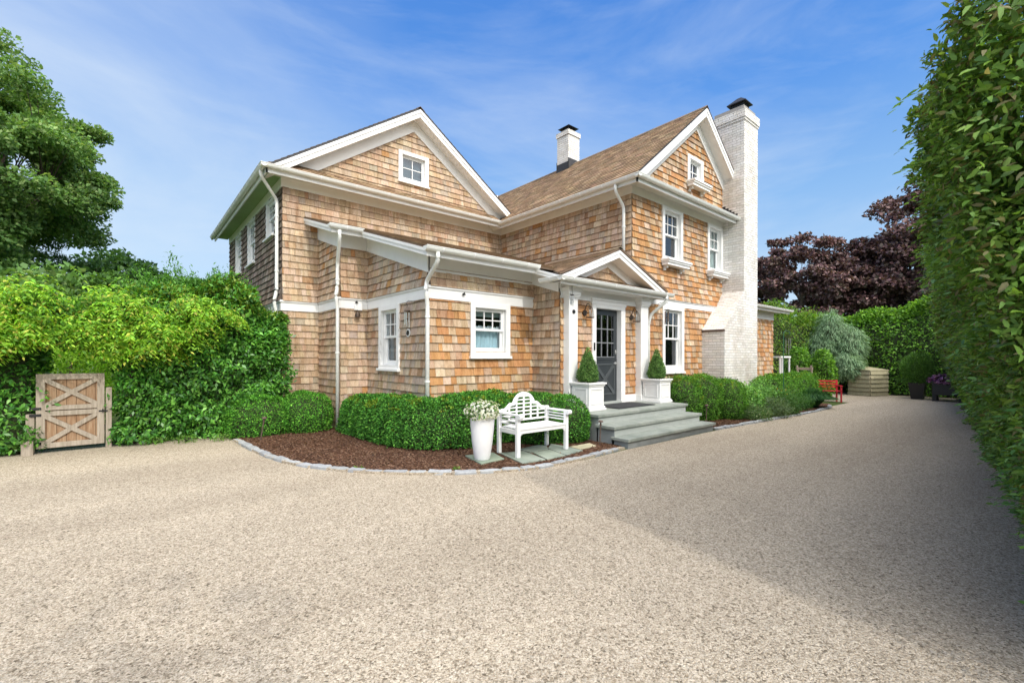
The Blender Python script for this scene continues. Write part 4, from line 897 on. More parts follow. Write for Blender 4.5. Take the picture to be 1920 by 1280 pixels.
mounds('boxwood_hedge', 'low rounded boxwood with two humps beside the leaning stake, left of the white downspout', [((1.92, 9.85, .26), (.58, .50, .50)), ((2.72, 9.72, .30), (.48, .50, .50))], 30000, seed=4, size=.037, cols=[(c[0] * 1.3, c[1] * 1.25, c[2]) for c in BOXC])
box_hedge([(3.52, 8.78), (3.60, 7.3), (3.72, 6.75), (4.05, 6.42), (4.6, 6.42), (5.5, 6.42), (6.0, 6.35)], .40, .86, 95000, 'long clipped boxwood hedge wrapping the shingled corner behind the white urn and bench', extra=tips(.55, zlo=.62, thr=.95), seed=3,
          hfun=lambda c: .84 + .05 * np.sin(c[:, 0] * 3) - .06 * (c[:, 1] > 8))
mounds('boxwood_hedge', 'rounded end clump of boxwood between the white bench and the stone steps', [((5.62, 5.86, .36), (.55, .50, .50)), ((5.98, 5.66, .34), (.36, .50, .48))], 26000, seed=9, extra=tips(.2, thr=1.1))
RBC = [(.08, .22, .03), (.12, .30, .04), (.06, .17, .025), (.17, .37, .05)]
mounds('boxwood_hedge', 'bushy boxwood hedge right of the steps, in front of the ground floor window', [((9.85, 5.52, .50), (.42, .42, .56)), ((10.55, 5.40, .50), (.50, .45, .58)), ((11.2, 5.10, .42), (.48, .42, .55))], 34000, size=.04, cols=RBC, seed=12, extra=tips(.5, thr=.9, zlo=.8), lump=.09, jitter=.12)
box_hedge([(13.9, 5.15), (15.6, 5.15), (17.1, 5.2)], .42, .98, 22000, 'squarish clipped hedge beyond the big chimney, beside the green plant hook', cols=RBC, size=.045, seed=14, extra=tips(.4, thr=.9, zlo=.9), lump=.05)

# --- looser plants in the right-hand bed
def tuft(name, label, c, r, h, n, cols, size, cat='plant', m='softleaf', aspect=.35, group='mixed plants in the bed by the chimney', extra=None, seed=1, blade=False):
    t = thing(name, (c[0], c[1], 0), label, cat, group); mb = MB()
    for k in range(9):
        a = G.uniform(0, 6.28); q = r * .5 * G.random(); mb.tube([(c[0], c[1], .02), (c[0] + q * math.cos(a), c[1] + q * math.sin(a), h * .55), (c[0] + q * 1.5 * math.cos(a), c[1] + q * 1.5 * math.sin(a), h * .85)], [.008, .006, .003], 5)
    mb.build('stem', M['twig'], t)
    if blade:
        nb = n; a = G.uniform(0, 6.28, nb); rr = r * .25 * G.random(nb); P = np.stack([c[0] + rr * np.cos(a), c[1] + rr * np.sin(a), np.full(nb, .02)], 1); lean = G.uniform(.1, 1.0, nb)
        cv = np.stack([np.cos(a) * lean, np.sin(a) * lean, np.ones(nb) * 1.1], 1)
        leaves('foliage', P, np.stack([np.cos(a), np.sin(a), np.zeros(nb)], 1), size, M[m], t, cols, aspect=.035, curl=cv, fold=.0)
        tipp = P + unit(cv) * size; c2 = cv.copy(); c2[:, 2] = -.25
        leaves('foliage', tipp * .9 + P * .1, np.stack([np.cos(a), np.sin(a), np.zeros(nb)], 1), size * .55, M[m], t, cols, aspect=.05, curl=c2, fold=0)
        return t
    P, Nn = blob_pts((c[0], c[1], h * .5), (r, r, h * .55), n, e=2, zmin=.03, lump=.16, lsc=.25, jitter=.25, seed=seed, inner=.45)
    leaves('foliage', P, Nn, size, M[m], t, cols, aspect=aspect, patch=.3, pvar=.2, extra=extra, droop=.1)
    return t
def dots(c, frac, lo=0.0):
    def f(P, Nn, col):
        m = (G.random(len(P)) < frac) & (P[:, 2] > lo); col[m] = np.array(c) * G.uniform(.7, 1.2, m.sum())[:, None]; return col
    return f
SG = [(.13, .32, .07), (.20, .44, .09), (.08, .21, .045), (.28, .52, .14)]
tuft('hydrangea_bush', 'leafy light green bush with small white blooms at the foot of the chimney', (12.0, 5.02), .44, .72, 5000, SG, .07, aspect=.55, extra=dots((.6, .62, .5), .05, .6))
tuft('perennial', 'low pale spreading plant on the cobble edge beside the stone steps hedge', (11.55, 4.65), .42, .34, 3200, [(.16, .27, .09), (.10, .2, .06)], .05, extra=dots((.45, .5, .3), .06))
tuft('perennial', 'silvery leaved low plant spilling over the cobbles in front of the chimney', (12.45, 4.62), .50, .46, 3600, [(.17, .25, .13), (.11, .19, .07)], .06)
tuft('perennial', 'tall loose green plant against the white brick chimney corner', (12.95, 5.0), .38, .85, 3600, SG, .07)
tuft('perennial', 'bushy green plant dotted with small yellow flowers behind the cobble edge', (13.6, 4.80), .58, .64, 6000, [(.07, .19, .03), (.11, .25, .05)], .055, extra=dots((.65, .42, .03), .04, .55), seed=6)
tuft('perennial', 'low dark green plant in front of the yellow flowered bush', (13.25, 4.52), .40, .42, 2600, [(.05, .14, .03), (.09, .2, .04)], .055, seed=8)
tuft('perennial', 'feathery mid green plant between the clipped hedge and the ornamental grass', (14.6, 4.72), .46, .5, 4200, [(.08, .21, .04), (.05, .15, .03)], .05, seed=7)
tuft('ornamental_grass', 'fountain of fine dark green grass blades at the far end of the cobble edge', (15.6, 4.62), .75, .6, 2600, [(.05, .15, .05), (.08, .21, .07), (.035, .11, .04)], .52, 'grass', blade=True)

# --- the high hedges round the drive
def high_hedge(name, label, path, hw, h, n, size, cols, seed, cat='hedge', hfun=None, m='glossleaf', lump=.22, lsc=1.3, jitter=.05, droop=.3, aspect=.45, extra=None, z0=.05, ex=3.0, group=None, pvar=.3, core_=True):
    t = thing(name, (path[0][0], path[0][1], 0), label, cat, group)
    if core_: sweep_core('branches', path, hw, h, t, scale=.68, hfun=hfun)
    P, Nn = sweep(path, hw, h, n, ex=ex, z0=z0, lump=lump, lsc=lsc, seed=seed, jitter=jitter, hfun=hfun, inner=.3)
    leaves('foliage', P, Nn, size, M[m], t, cols, aspect=aspect, droop=droop, patch=.9, pvar=pvar, pseed=seed, extra=extra); return t
LH = [(.07, .24, .035), (.10, .30, .04), (.14, .38, .05), (.04, .14, .025), (.20, .46, .07)]
def newgrowth(z, c=(.22, .34, .04), p=.5):
    def f(P, Nn, col):
        m = (P[:, 2] > z + .25 * vn(P, .8, 9)) & (G.random(len(P)) < p); col[m] = np.array(c) * G.uniform(.6, 1.25, m.sum())[:, None]; return col
    return f
high_hedge('laurel_hedge', 'tall glossy green hedge between the wooden gate and the left corner of the house', [(.36, 10.64), (1.2, 10.56), (2.0, 10.62)], .62, 2.75, 50000, .095, LH, 21, hfun=lambda c: 2.62 + .32 * np.exp(-((c[:, 0] - 1.4) / .6) ** 2) + .08 * np.sin(c[:, 0] * 5) - .25 * (c[:, 0] > 1.95), lump=.17, lsc=.45, extra=newgrowth(2.3, p=.35))
high_hedge('laurel_hedge', 'leafy green hedge left of the wooden gate at the edge of the picture', [(-5.5, 10.2), (-3.0, 10.45), (-1.45, 10.58)], .50, 1.62, 26000, .095, LH, 22, hfun=lambda c: 1.75 + .12 * np.sin(c[:, 0] * 3), lump=.13, lsc=.6)
# low shrubs behind the left hedges
high_hedge('willow_shrub', 'feathery light green shrubs rising behind the left hedge near the house corner', [(.5, 11.9), (1.5, 11.8), (2.0, 12.6)], .5, 3.15, 22000, .09, [(.13, .32, .05), (.18, .42, .07), (.08, .22, .04)], 23, 'shrub', m='softleaf', lump=.3, lsc=.5, aspect=.28, jitter=.10, core_=False)
tf = thing('golden_cypress', (-.9, 13.2, 0), 'bright yellow green cypress seen through the opening above the gate', 'tree')
P, Nn = blob_pts((-.95, 13.2, .9), (.75, .7, 1.15), 9000, e=1.7, zmin=.05, lump=.16, lsc=.3, jitter=.1, inner=.3)
leaves('crown', P, Nn, .10, M['softleaf'], tf, [(.34, .62, .05), (.42, .70, .08), (.24, .46, .04)], aspect=.3, droop=-.3)
mb = MB(); mb.tube([(-.95, 13.2, 0), (-.95, 13.2, 1.4)], [.07, .02], 8); mb.build('trunk', M['bark'], tf)

# --- wisteria over its arbor above the gate
ar = thing('gate_arbor', (-.72, 10.3, 0), 'rough timber arbor posts and beams hidden under the vine above the gate', 'arbor')
mb = MB()
for x in (-1.62, .12):
    mb.box(x - .07, x + .07, 10.35, 10.49, 0, 2.15); mb.build('post', M['bark'], ar); mb = MB()
mb.box(-2.6, 1.0, 10.38, 10.44, 2.15, 2.30); mb.build('beam', M['bark'], ar)
vi = thing('wisteria_vine', (-1.62, 10.3, 0), 'yellow green wisteria with drooping leaflets sprawling over the gate arbor', 'vine')
mb = MB(); mb.tube([(-1.58, 10.25, 0), (-1.52, 10.3, .6), (-1.6, 10.22, 1.2), (-1.5, 10.3, 1.9), (-1.1, 10.3, 2.25), (-.3, 10.25, 2.3), (.9, 10.1, 2.35)], [.06, .055, .05, .045, .035, .03, .015], 8)
mb.tube([(-1.5, 10.3, 1.7), (-2.3, 10.3, 2.2), (-3.6, 10.2, 2.3), (-5, 10.2, 2.3)], [.045, .035, .03, .015], 8); mb.tube([(.02, 10.2, 0), (.05, 10.18, .9), (0, 10.25, 1.6), (-.3, 10.3, 2.2)], [.05, .045, .04, .03], 8); mb.build('stem', M['bark'], vi)
def fronds(center, rad, n, lmin, lmax, name, parent, cols, per=13, size=.08, seed=1, zfloor=None):
    """pinnate leaves: arching stalks with paired leaflets"""
    c = np.array(center); K = max(4, n // 22); CC = c + G.uniform(-1, 1, (K, 3)) * np.array(rad); CC[:, 2] += .10 * G.normal(size=K); P0 = CC[G.integers(0, K, n)] + G.normal(size=(n, 3)) * np.array([.13, .10, .07]); P0[:, 2] += .22 * vn(P0, .7, seed) - .12 * (P0[:, 0] > -.2) * G.random(n)
    az = G.uniform(0, 6.28, n); ln = G.uniform(lmin, lmax, n); PP, DD, NN = [], [], []
    dirh = np.stack([np.cos(az), np.sin(az), np.zeros(n)], 1); dirh[:, 1] -= .55; dirh = unit(dirh)
    for k in range(per):
        t = (k // 2 + .6) / (per / 2 + .5); s = 1 if k % 2 else -1
        pos = P0 + dirh * (ln * t * .75)[:, None]; pos[:, 2] += ln * (.25 * t - .95 * t * t)
        tan = unit(dirh * .75 + np.stack([np.zeros(n), np.zeros(n), .25 - 1.9 * t * np.ones(n)], 1) * .6)
        side = unit(np.cross(tan, np.array([0, 0, 1.0]))) * s
        PP.append(pos); DD.append(unit(side * .8 + tan * .45 + np.array([0, 0, -.35]) + G.normal(size=(n, 3)) * .15)); NN.append(np.tile([0, -.3, 1.0], (n, 1)))
    return leaves(name, np.concatenate(PP), np.concatenate(NN), size, M['softleaf'], parent, cols, aspect=.36, curl=np.concatenate(DD), fold=.06, patch=.45, pvar=.35, var=.3, pseed=seed)
WC = [(.24, .48, .04), (.32, .58, .05), (.16, .38, .035), (.36, .58, .05), (.12, .30, .03), (.26, .50, .045), (.42, .44, .07)]
fronds((-.3, 10.0, 2.16), (1.3, .5, .26), 1200, .22, .42, 'foliage', vi, WC, seed=2)
fronds((-2.9, 10.1, 2.16), (1.6, .5, .26), 1400, .22, .42, 'foliage', vi, WC, seed=3)
fronds((.9, 10.0, 2.15), (.6, .3, .3), 300, .2, .4, 'foliage', vi, WC, seed=4)
fronds((.2, 9.85, 1.95), (.7, .2, .22), 260, .25, .45, 'foliage', vi, WC, seed=6)
fronds((-1.8, 10.2, 2.42), (3.0, .5, .12), 240, .3, .6, 'foliage', vi, WC, seed=8)
fronds((-1.7, 9.85, 1.95), (.5, .2, .2), 160, .25, .42, 'foliage', vi, WC, seed=7)
P, Nn = sweep([(-5.5, 10.35), (-1.5, 10.4), (.9, 10.45)], .55, 2.42, 17000, z0=1.75, seed=31, lump=.1)
leaves('foliage', P, Nn, .075, M['softleaf'], vi, [(.10, .27, .03), (.16, .38, .04), (.06, .16, .025)], aspect=.4, droop=.3)
P, Nn = sweep([(-5.5, 11.2), (-1.5, 11.2), (.9, 11.3)], .7, 2.55, 14000, z0=1.65, seed=33, lump=.15)
leaves('foliage', P, Nn, .08, M['softleaf'], vi, [(.09, .19, .03), (.13, .27, .035), (.06, .13, .025)], aspect=.4, droop=.3)

# --- right-hand privet hedge (near), leaning out over the drive
RH = thing('privet_hedge', (6, -.3, 0), 'towering unclipped privet hedge filling the right edge of the picture', 'hedge')
def RHH(x): return np.interp(x, [3, 12, 23], [3.55, 3.45, 2.35])
def rh_surface(x, z, H):
    foot = .14 + .112 * (x - 5.9); u = np.clip(z / H, 0, 1)
    b = np.interp(u, [0, .08, .25, .5, .72, .88, .96, 1.0], [-.06, -.10, .09, .32, .50, .55, .45, .12])
    return foot + b
def rh_pts(n, x0, x1, H0, H1, seed):
    x = G.uniform(x0, x1, n); H = RHH(x) + .04 * np.sin(x * 3.1); q = G.random(n); z = q * H
    y = rh_surface(x, z, H); P = np.stack([x, y, z], 1); Nn = np.tile([-.12, 1, .1], (n, 1)); Nn[:, 2] += np.where(z > .85 * H, 1.2, 0) + np.where(z < .3 * H, -.3, 0)
    P[:, 1] += .10 * vn(P, .8, seed) + .06 * vn(P, .3, seed + 1) - np.abs(G.normal(size=n)) * .10 + (G.random(n) < .03) * G.random(n) * .12
    return P, Nn
PC = [(.125, .25, .04), (.16, .30, .05), (.09, .19, .035), (.20, .36, .06), (.135, .26, .055), (.26, .41, .09), (.20, .19, .085)]
def creamy(P, Nn, col):
    m = (vn(P, .35, 77) > .95) & (G.random(len(P)) < .35); col[m] = np.array((.30, .28, .10)) * G.uniform(.7, 1.2, m.sum())[:, None]; return col
P1, N1 = rh_pts(125000, 3.25, 8.0, 3.55, 3.6, 41); P2, N2 = rh_pts(90000, 8.0, 23.0, 3.6, 3.75, 42)
leaves('foliage', P1, N1, .046, M['privet'], RH, PC, aspect=.42, droop=.28, extra=creamy, patch=.7, spread=.9, hexa=True, fold=.12)
leaves('foliage', P2, N2, .075, M['privet'], RH, PC, aspect=.45, droop=.28, extra=creamy, patch=.9)
n = 22000; x = 3.2 + 19.8 * G.random(n) ** 1.6; P = np.stack([x, .14 + .112 * (x - 5.9) + G.uniform(-.9, .35, n), RHH(x) + G.normal(size=n) * .10 + .05 * np.sin(x * 4)], 1); leaves('foliage', P, np.tile([0, .3, 1.], (n, 1)), .058, M['privet'], RH, PC, aspect=.42, droop=-.2, hexa=True, fold=.12)
n = 5000; y = G.uniform(-1.2, .55, n); P = np.stack([3.2 + G.normal(size=n) * .06 + .1 * np.sin(y * 7), y - .3, G.uniform(.1, 3.55, n)], 1); P[:, 1] = P[:, 1] * 1.0; k = P[:, 1] < rh_surface(P[:, 0], P[:, 2], 3.55); P = P[k]
leaves('foliage', P, np.tile([-1., 0, .1], (len(P), 1)), .06, M['privet'], RH, PC, aspect=.42, hexa=True)
P3, N3 = rh_pts(30000, 3.25, 9.0, 3.5, 3.55, 43); P3[:, 1] -= G.uniform(.1, .34, len(P3)); leaves('foliage', P3, N3, .06, M['privet'], RH, PC, aspect=.45, droop=.3, spread=1.2, hexa=True, fold=.12)
# sprigs that stick out of the face
def sprigs(n, xr, seed):
    PP, DD = [], []
    for i in range(n):
        x = G.uniform(*xr); z = G.uniform(.3, 3.15); H = 3.57; y = float(rh_surface(np.array([x]), np.array([z]), H)[0]) - .03; d = np.array([-.35 + G.normal() * .3, 1 + G.normal() * .2, .1 + G.normal() * .35]); d /= np.linalg.norm(d); L = G.uniform(.10, .26); sd = np.cross(d, [0, 0, 1.])
        for k in range(12):
            t = (k + 1) / 12; s = 1 if k % 2 else -1; PP.append(np.array([x, y, z]) + d * L * t - np.array([0, 0, .12 * t * t])); DD.append(sd * s * .8 + d * .6 + np.array([0, 0, -.15]))
    P = np.array(PP); leaves('sprig', P, np.tile([0, .3, 1.], (len(P), 1)), .058, M['privet'], RH, [(.12, .26, .045), (.16, .33, .06), (.22, .40, .08)], aspect=.36, curl=np.array(DD), fold=.05, hexa=True)
sprigs(320, (3.5, 8.5), 1)
mb = MB()
for x0 in np.arange(3.4, 23.0, .55):
    f = .14 + .112 * (x0 - 5.9); mb.tube([(x0, f - .35, 0), (x0 + .1, f - .3, 1.2), (x0 - .05, f - .2, RHH(x0) * .75), (x0 + .05, f - .3, RHH(x0) * .93)], [.04, .035, .025, .012], 6)
mb.build('trunk', M['bark'], RH)
mb = MB(); vs = []
for x0 in np.linspace(3.35, 23, 24):
    hh = float(RHH(x0))
    for z in (.07, .28, .56, .81, .93): vs.append((x0, float(rh_surface(np.array([x0]), np.array([z * hh]), hh)[0]) - .42, z * hh))
    vs.append((x0, .112 * (x0 - 5.9) - .9, hh * .93)); vs.append((x0, .112 * (x0 - 5.9) - .9, .2))
mb.add(vs, [(i * 7 + k, i * 7 + k + 1, i * 7 + 8 + k, i * 7 + 7 + k) for i in range(23) for k in range(6)] + [(0, 1, 2, 3, 4, 5, 6), tuple(161 + k for k in range(7))]); mb.build('branches', M['twig'], RH)

# --- far hedge closing the drive
FH = [(.10, .25, .03), (.13, .31, .04), (.07, .18, .025), (.18, .39, .05), (.23, .46, .06)]
high_hedge('hornbeam_hedge', 'tall bright green hedge closing off the far end of the drive behind the bin', [(24.1, 1.6), (24.1, 4.2), (24.3, 6.8), (24.6, 9.2)], .75, 3.9, 30000, .13, FH, 51, hfun=lambda c: 3.35 + .75 * np.exp(-((c[:, 1] - 2.2) / 1.5) ** 2) + .1 * np.sin(c[:, 1] * 3), m='softleaf', lump=.12, lsc=.9, extra=newgrowth(3.2, (.20, .40, .05), .5), aspect=.5)
high_hedge('golden_shrub', 'loose yellow green shrubs beyond the wing of the house, left of the weeping pine', [(21.0, 9.3), (22.2, 8.1), (22.9, 7.2)], .8, 3.6, 20000, .12, [(.14, .30, .03), (.20, .38, .04), (.09, .21, .03), (.26, .36, .05)], 52, 'shrub', hfun=lambda c: 3.75 - .25 * (c[:, 1] < 7.8) + .2 * np.sin(c[:, 0] * 4), m='softleaf', lump=.3, lsc=.7, aspect=.35, jitter=.1)
mounds('young_hornbeam', 'slim upright light green sapling left of the red bench', [((20.3, 6.35, .9), (.36, .36, .95))], 3600, size=.10, cols=FH, group='slim saplings by the red bench', seed=61, cat='shrub', m='softleaf', lump=.2, jitter=.2, coresc=.5)
mounds('young_hornbeam', 'slim upright green sapling directly behind the red bench', [((20.6, 5.65, .85), (.36, .36, .85))], 3600, size=.10, cols=FH, group='slim saplings by the red bench', seed=62, cat='shrub', m='softleaf', lump=.2, jitter=.2, coresc=.5)

# --- trees
def tree(name, label, base, trunk_h, r0, cc, cr, nclump, per, cr_s, leaf, cols, group=None, m='softleaf', seed=1, flat=.55, shell=.45, aspect=.7, bark='bark', droop=.15, lean=(0, 0), tight=1.0):
    g = np.random.default_rng(seed); t = thing(name, (base[0], base[1], 0), label, 'tree', group); cc = np.array(cc, float); cr = np.array(cr, float)
    cl = []
    while len(cl) < nclump:
        d = g.normal(size=3); d /= np.linalg.norm(d); rr = g.uniform(shell, 1) ** .7; p = cc + d * cr * rr * (1 + .16 * float(vn((cc + d * cr)[None], cr.mean() * .8, seed)[0])); cl.append(p)
    cl = np.array(cl); mb = MB(); fork = Vector((base[0] + lean[0], base[1] + lean[1], trunk_h))
    mb.tube([(base[0], base[1], 0), (base[0] + lean[0] * .3, base[1] + lean[1] * .3, trunk_h * .45), tuple(fork), (cc[0], cc[1], cc[2] + cr[2] * .35)], [r0 * 1.3, r0, r0 * .75, r0 * .12], 12)
    mb.build('trunk', M[bark], t)
    mb = MB(); mains = []
    for k in range(9):
        a = k * 2.4 + g.uniform(0, .6); zz = g.uniform(.0, .8); st = fork.lerp(Vector((cc[0], cc[1], cc[2] + cr[2] * .3)), zz * .8); e = Vector((cc[0] + math.cos(a) * cr[0] * .6, cc[1] + math.sin(a) * cr[1] * .6, cc[2] + cr[2] * (zz * .9 - .45)))
        mid = st.lerp(e, .5) + Vector((0, 0, cr[2] * .10)); pts = [st.lerp(mid, .5), mid, mid.lerp(e, .5), e]; mb.tube([st] + pts, [r0 * .42, r0 * .34, r0 * .26, r0 * .18, r0 * .10], 7); mains += [mid, mid.lerp(e, .5), e]
    for p in cl:
        v = Vector(p); b = min(mains, key=lambda q: (q - v).length); mb.tube([b, b.lerp(v, .5) + Vector((0, 0, .05 * (v - b).length)), v], [r0 * .09, r0 * .055, r0 * .02], 4)
    mb.build('limbs', M[bark], t)
    n = nclump * per; idx = np.repeat(np.arange(nclump), per); d = unit(G.normal(size=(n, 3))) * (G.random(n) ** .45)[:, None]; rs = (cr_s * G.uniform(.6, 1.25, nclump))[idx]
    P = cl[idx] + d * rs[:, None] * np.array([1, 1, flat]); out_ = unit(unit(P - cc) * .5 + d * .5 + np.array([0, 0, .4]))
    leaves('crown', P, out_, leaf, M[m], t, cols, aspect=aspect, droop=droop, patch=cr.mean() * .5, pvar=.22, pseed=seed)
    return t
TG = [(.13, .26, .07), (.15, .30, .08), (.09, .19, .05), (.2, .36, .10), (.26, .38, .13)]
tree('maple_tree', 'large broad leaved green tree towering over the left hedge', (-5.0, 24.4), 5.0, .34, (-4.85, 24.3, 8.1), (4.6, 4.4, 4.3), 330, 400, .66, .145, TG, seed=5, flat=.5, shell=.42)
tree('hickory_tree', 'dark green tree low on the skyline behind the vine, left of the house', (-.4, 40.9), 3, .22, (-.4, 40.9, 5.9), (3.0, 3.0, 2.5), 70, 130, .95, .34, [(.03, .085, .025), (.045, .11, .03), (.06, .14, .035)], 'trees behind the left hedge', seed=8)
tree('hickory_tree', 'small dark green tree on the skyline just left of the house wall', (2.8, 38.3), 2.5, .18, (2.8, 38.3, 4.6), (3.3, 3.2, 2.3), 60, 130, .9, .32, [(.035, .09, .025), (.05, .12, .03)], 'trees behind the left hedge', seed=9)
tree('pine_tree', 'ragged conifer at the foot of the large tree behind the vine', (-2.2, 28.1), 2, .16, (-2.2, 28.1, 4.2), (1.3, 1.3, 2.8), 60, 130, .6, .24, [(.05, .13, .04), (.08, .18, .05)], 'trees behind the left hedge', seed=10, aspect=.25, flat=.35)
tree('ash_tree', 'mid green bushy tree behind the vine between the large tree and the conifer', (-2.5, 20.4), 1.5, .14, (-2.4, 20.4, 2.7), (1.6, 1.6, 1.4), 80, 130, .8, .22, TG, 'trees behind the left hedge', seed=11)
tree('ash_tree', 'feathery green tree above the vine, right of the ragged conifer', (-.7, 20.2), 1.5, .14, (-.7, 20.2, 2.6), (1.7, 1.6, 1.4), 70, 130, .7, .18, [(.09, .2, .035), (.12, .26, .045), (.06, .14, .03)], 'trees behind the left hedge', seed=12)
tree('ash_tree', 'bushy green tree right behind the vine near the house', (1.0, 19.5), 1.5, .14, (1.0, 19.5, 2.5), (1.5, 1.5, 1.2), 60, 130, .7, .18, [(.07, .17, .03), (.10, .23, .04), (.05, .12, .03)], 'trees behind the left hedge', seed=13)
CP = [(.13, .065, .072), (.18, .095, .098), (.075, .042, .052), (.27, .17, .16), (.12, .09, .075)]
CG = 'copper beech trees beyond the far hedge'
tree('copper_beech', 'dark purple leaved tree just right of the tall chimney', (43.0, 13.2), 3.5, .30, (43.2, 13.4, 7.0), (5.2, 5.2, 4.6), 130, 230, .85, .28, CP, CG, 'copper', seed=15, flat=.45)
tree('copper_beech', 'purple leaved tree in the middle, between the chimney side one and the tallest', (46.5, 9.6), 3.5, .28, (46.6, 9.8, 6.6), (4.8, 4.6, 4.3), 150, 230, .95, .30, CP, CG, 'copper', seed=16, flat=.45)
tree('copper_beech', 'tallest purple leaved tree, rising beside the near privet hedge', (47.5, 4.4), 4.5, .36, (47.5, 4.6, 8.6), (6.2, 6.0, 6.5), 280, 230, 1.05, .30, CP, CG, 'copper', seed=17, flat=.45)
# weeping blue pine
bp = thing('weeping_pine', (22.9, 5.9, 0), 'blue green weeping pine with mop like drooping boughs in front of the far hedge', 'tree')
mb = MB(); mb.tube([(22.9, 5.9, 0), (22.8, 5.85, 1.2), (22.95, 5.9, 2.4), (22.8, 5.9, 3.2)], [.12, .1, .08, .03], 8); mb.build('trunk', M['bark'], bp)
PP, CV, NN = [], [], []
for (c, r) in (((22.7, 5.95, 2.45), (.55, .55, 1.05)), ((22.9, 5.35, 2.0), (.62, .62, .85)), ((22.3, 5.3, 1.2), (.6, .55, .55)), ((22.5, 6.25, 1.9), (.5, .5, .75))):
    P, Nn = blob_pts(c, r, 5200, e=2, zmin=.3, lump=.18, lsc=.4, jitter=.12, inner=.35); PP.append(P); NN.append(Nn); cv = Nn * .5 + G.normal(size=P.shape) * .25; cv[:, 2] -= .75; CV.append(cv)
leaves('crown', np.concatenate(PP), np.concatenate(NN), .17, M['needle'], bp, [(.15, .27, .14), (.21, .34, .18), (.10, .19, .09), (.29, .42, .24)], aspect=.12, curl=np.concatenate(CV), fold=0, patch=.6)
for c, r in (((22.7, 5.95, 2.3), (.38, .38, .75)), ((22.9, 5.35, 1.9), (.42, .42, .62))): core('boughs', c, r, bp, scale=1.0)

# unseen tree behind the camera, for the dappled shade on the gravel
tree('shade_tree', 'broad leafy tree on the open side of the drive, facing the gate across the gravel', (-3.6, -6.5), 3.0, .25, (-3.4, -6.0, 5.8), (3.4, 2.6, 2.4), 60, 60, 1.0, .26, TG, seed=19)

# ------------------------------------------------------------------ stonework
ST = thing('stone_steps', (7.76, 5.2, 0), 'three broad bluestone steps with grey risers leading up to the front door', 'steps')
mb = MB(); mb.box(6.29, 9.23, 4.47, 4.80, 0, .118); mb.box(6.29, 9.20, 4.755, 5.13, 0, .288); mb.box(6.29, 9.26, 5.10, 6.09, 0, .458); mb.build('riser', M['concrete'], ST)
mb = MB(); mb.box(6.295, 9.196, 4.748, 4.7545, .17, .289); mb.box(6.295, 9.255, 5.093, 5.0995, .34, .459); mb.build('riser_face', M['riser'], ST)
for (x0, x1, y0, y1, z) in ((6.248, 7.9, 4.433, 4.80, .17), (7.903, 9.277, 4.433, 4.80, .17), (6.248, 7.6, 4.715, 5.14, .34), (7.603, 9.243, 4.715, 5.14, .34), (6.248, 7.4, 5.061, 6.05, .51), (7.403, 9.30, 5.061, 6.05, .51)):
    mb = MB(); k = rnd.uniform(.92, 1.08); mb.c = (k, k, k * .99); mb.box(x0, x1, y0, y1, z - .052, z); mb.build('tread', M['slate'], ST, bevel=.006)
slabs = [([(3.826, 5.617), (3.698, 5.037), (4.15, 5.083), (4.281, 5.513)], 'square bluestone slab carrying the tall white urn', (.9, 1.0, .85)),
         ([(4.34, 5.428), (4.16, 4.70), (4.573, 4.66), (4.72, 5.30)], 'bluestone slab under the left legs of the bench', (1, 1.05, .98)),
         ([(4.75, 5.12), (4.60, 4.66), (4.991, 4.66), (5.11, 5.12)], 'bluestone slab in the middle of the patio at its gravel side', (1.05, 1.1, 1.0)),
         ([(5.15, 5.20), (5.015, 4.67), (5.47, 4.74), (5.50, 5.18), (5.46, 5.44)], 'bluestone slab under the right legs of the bench', (.95, 1, .95)),
         ([(5.53, 5.071), (5.508, 4.827), (5.928, 4.844), (6.013, 5.057)], 'tan coloured flagstone nearest the steps', (1.75, 1.45, 1.1)),
         ([(4.761, 5.45), (4.73, 5.15), (5.12, 5.16), (5.30, 5.383), (5.24, 5.52)], 'shaded bluestone slab under the back of the bench', (.9, .95, .9))]
for pts, lab, k in slabs:
    mb = MB(); mb.c = k; mb.prism([(x, y, .02) for x, y in pts], (0, 0, .032)); props(mb.build('flagstone', M['slate'], bevel=.005), lab, 'flagstone', 'flagstones under the bench')
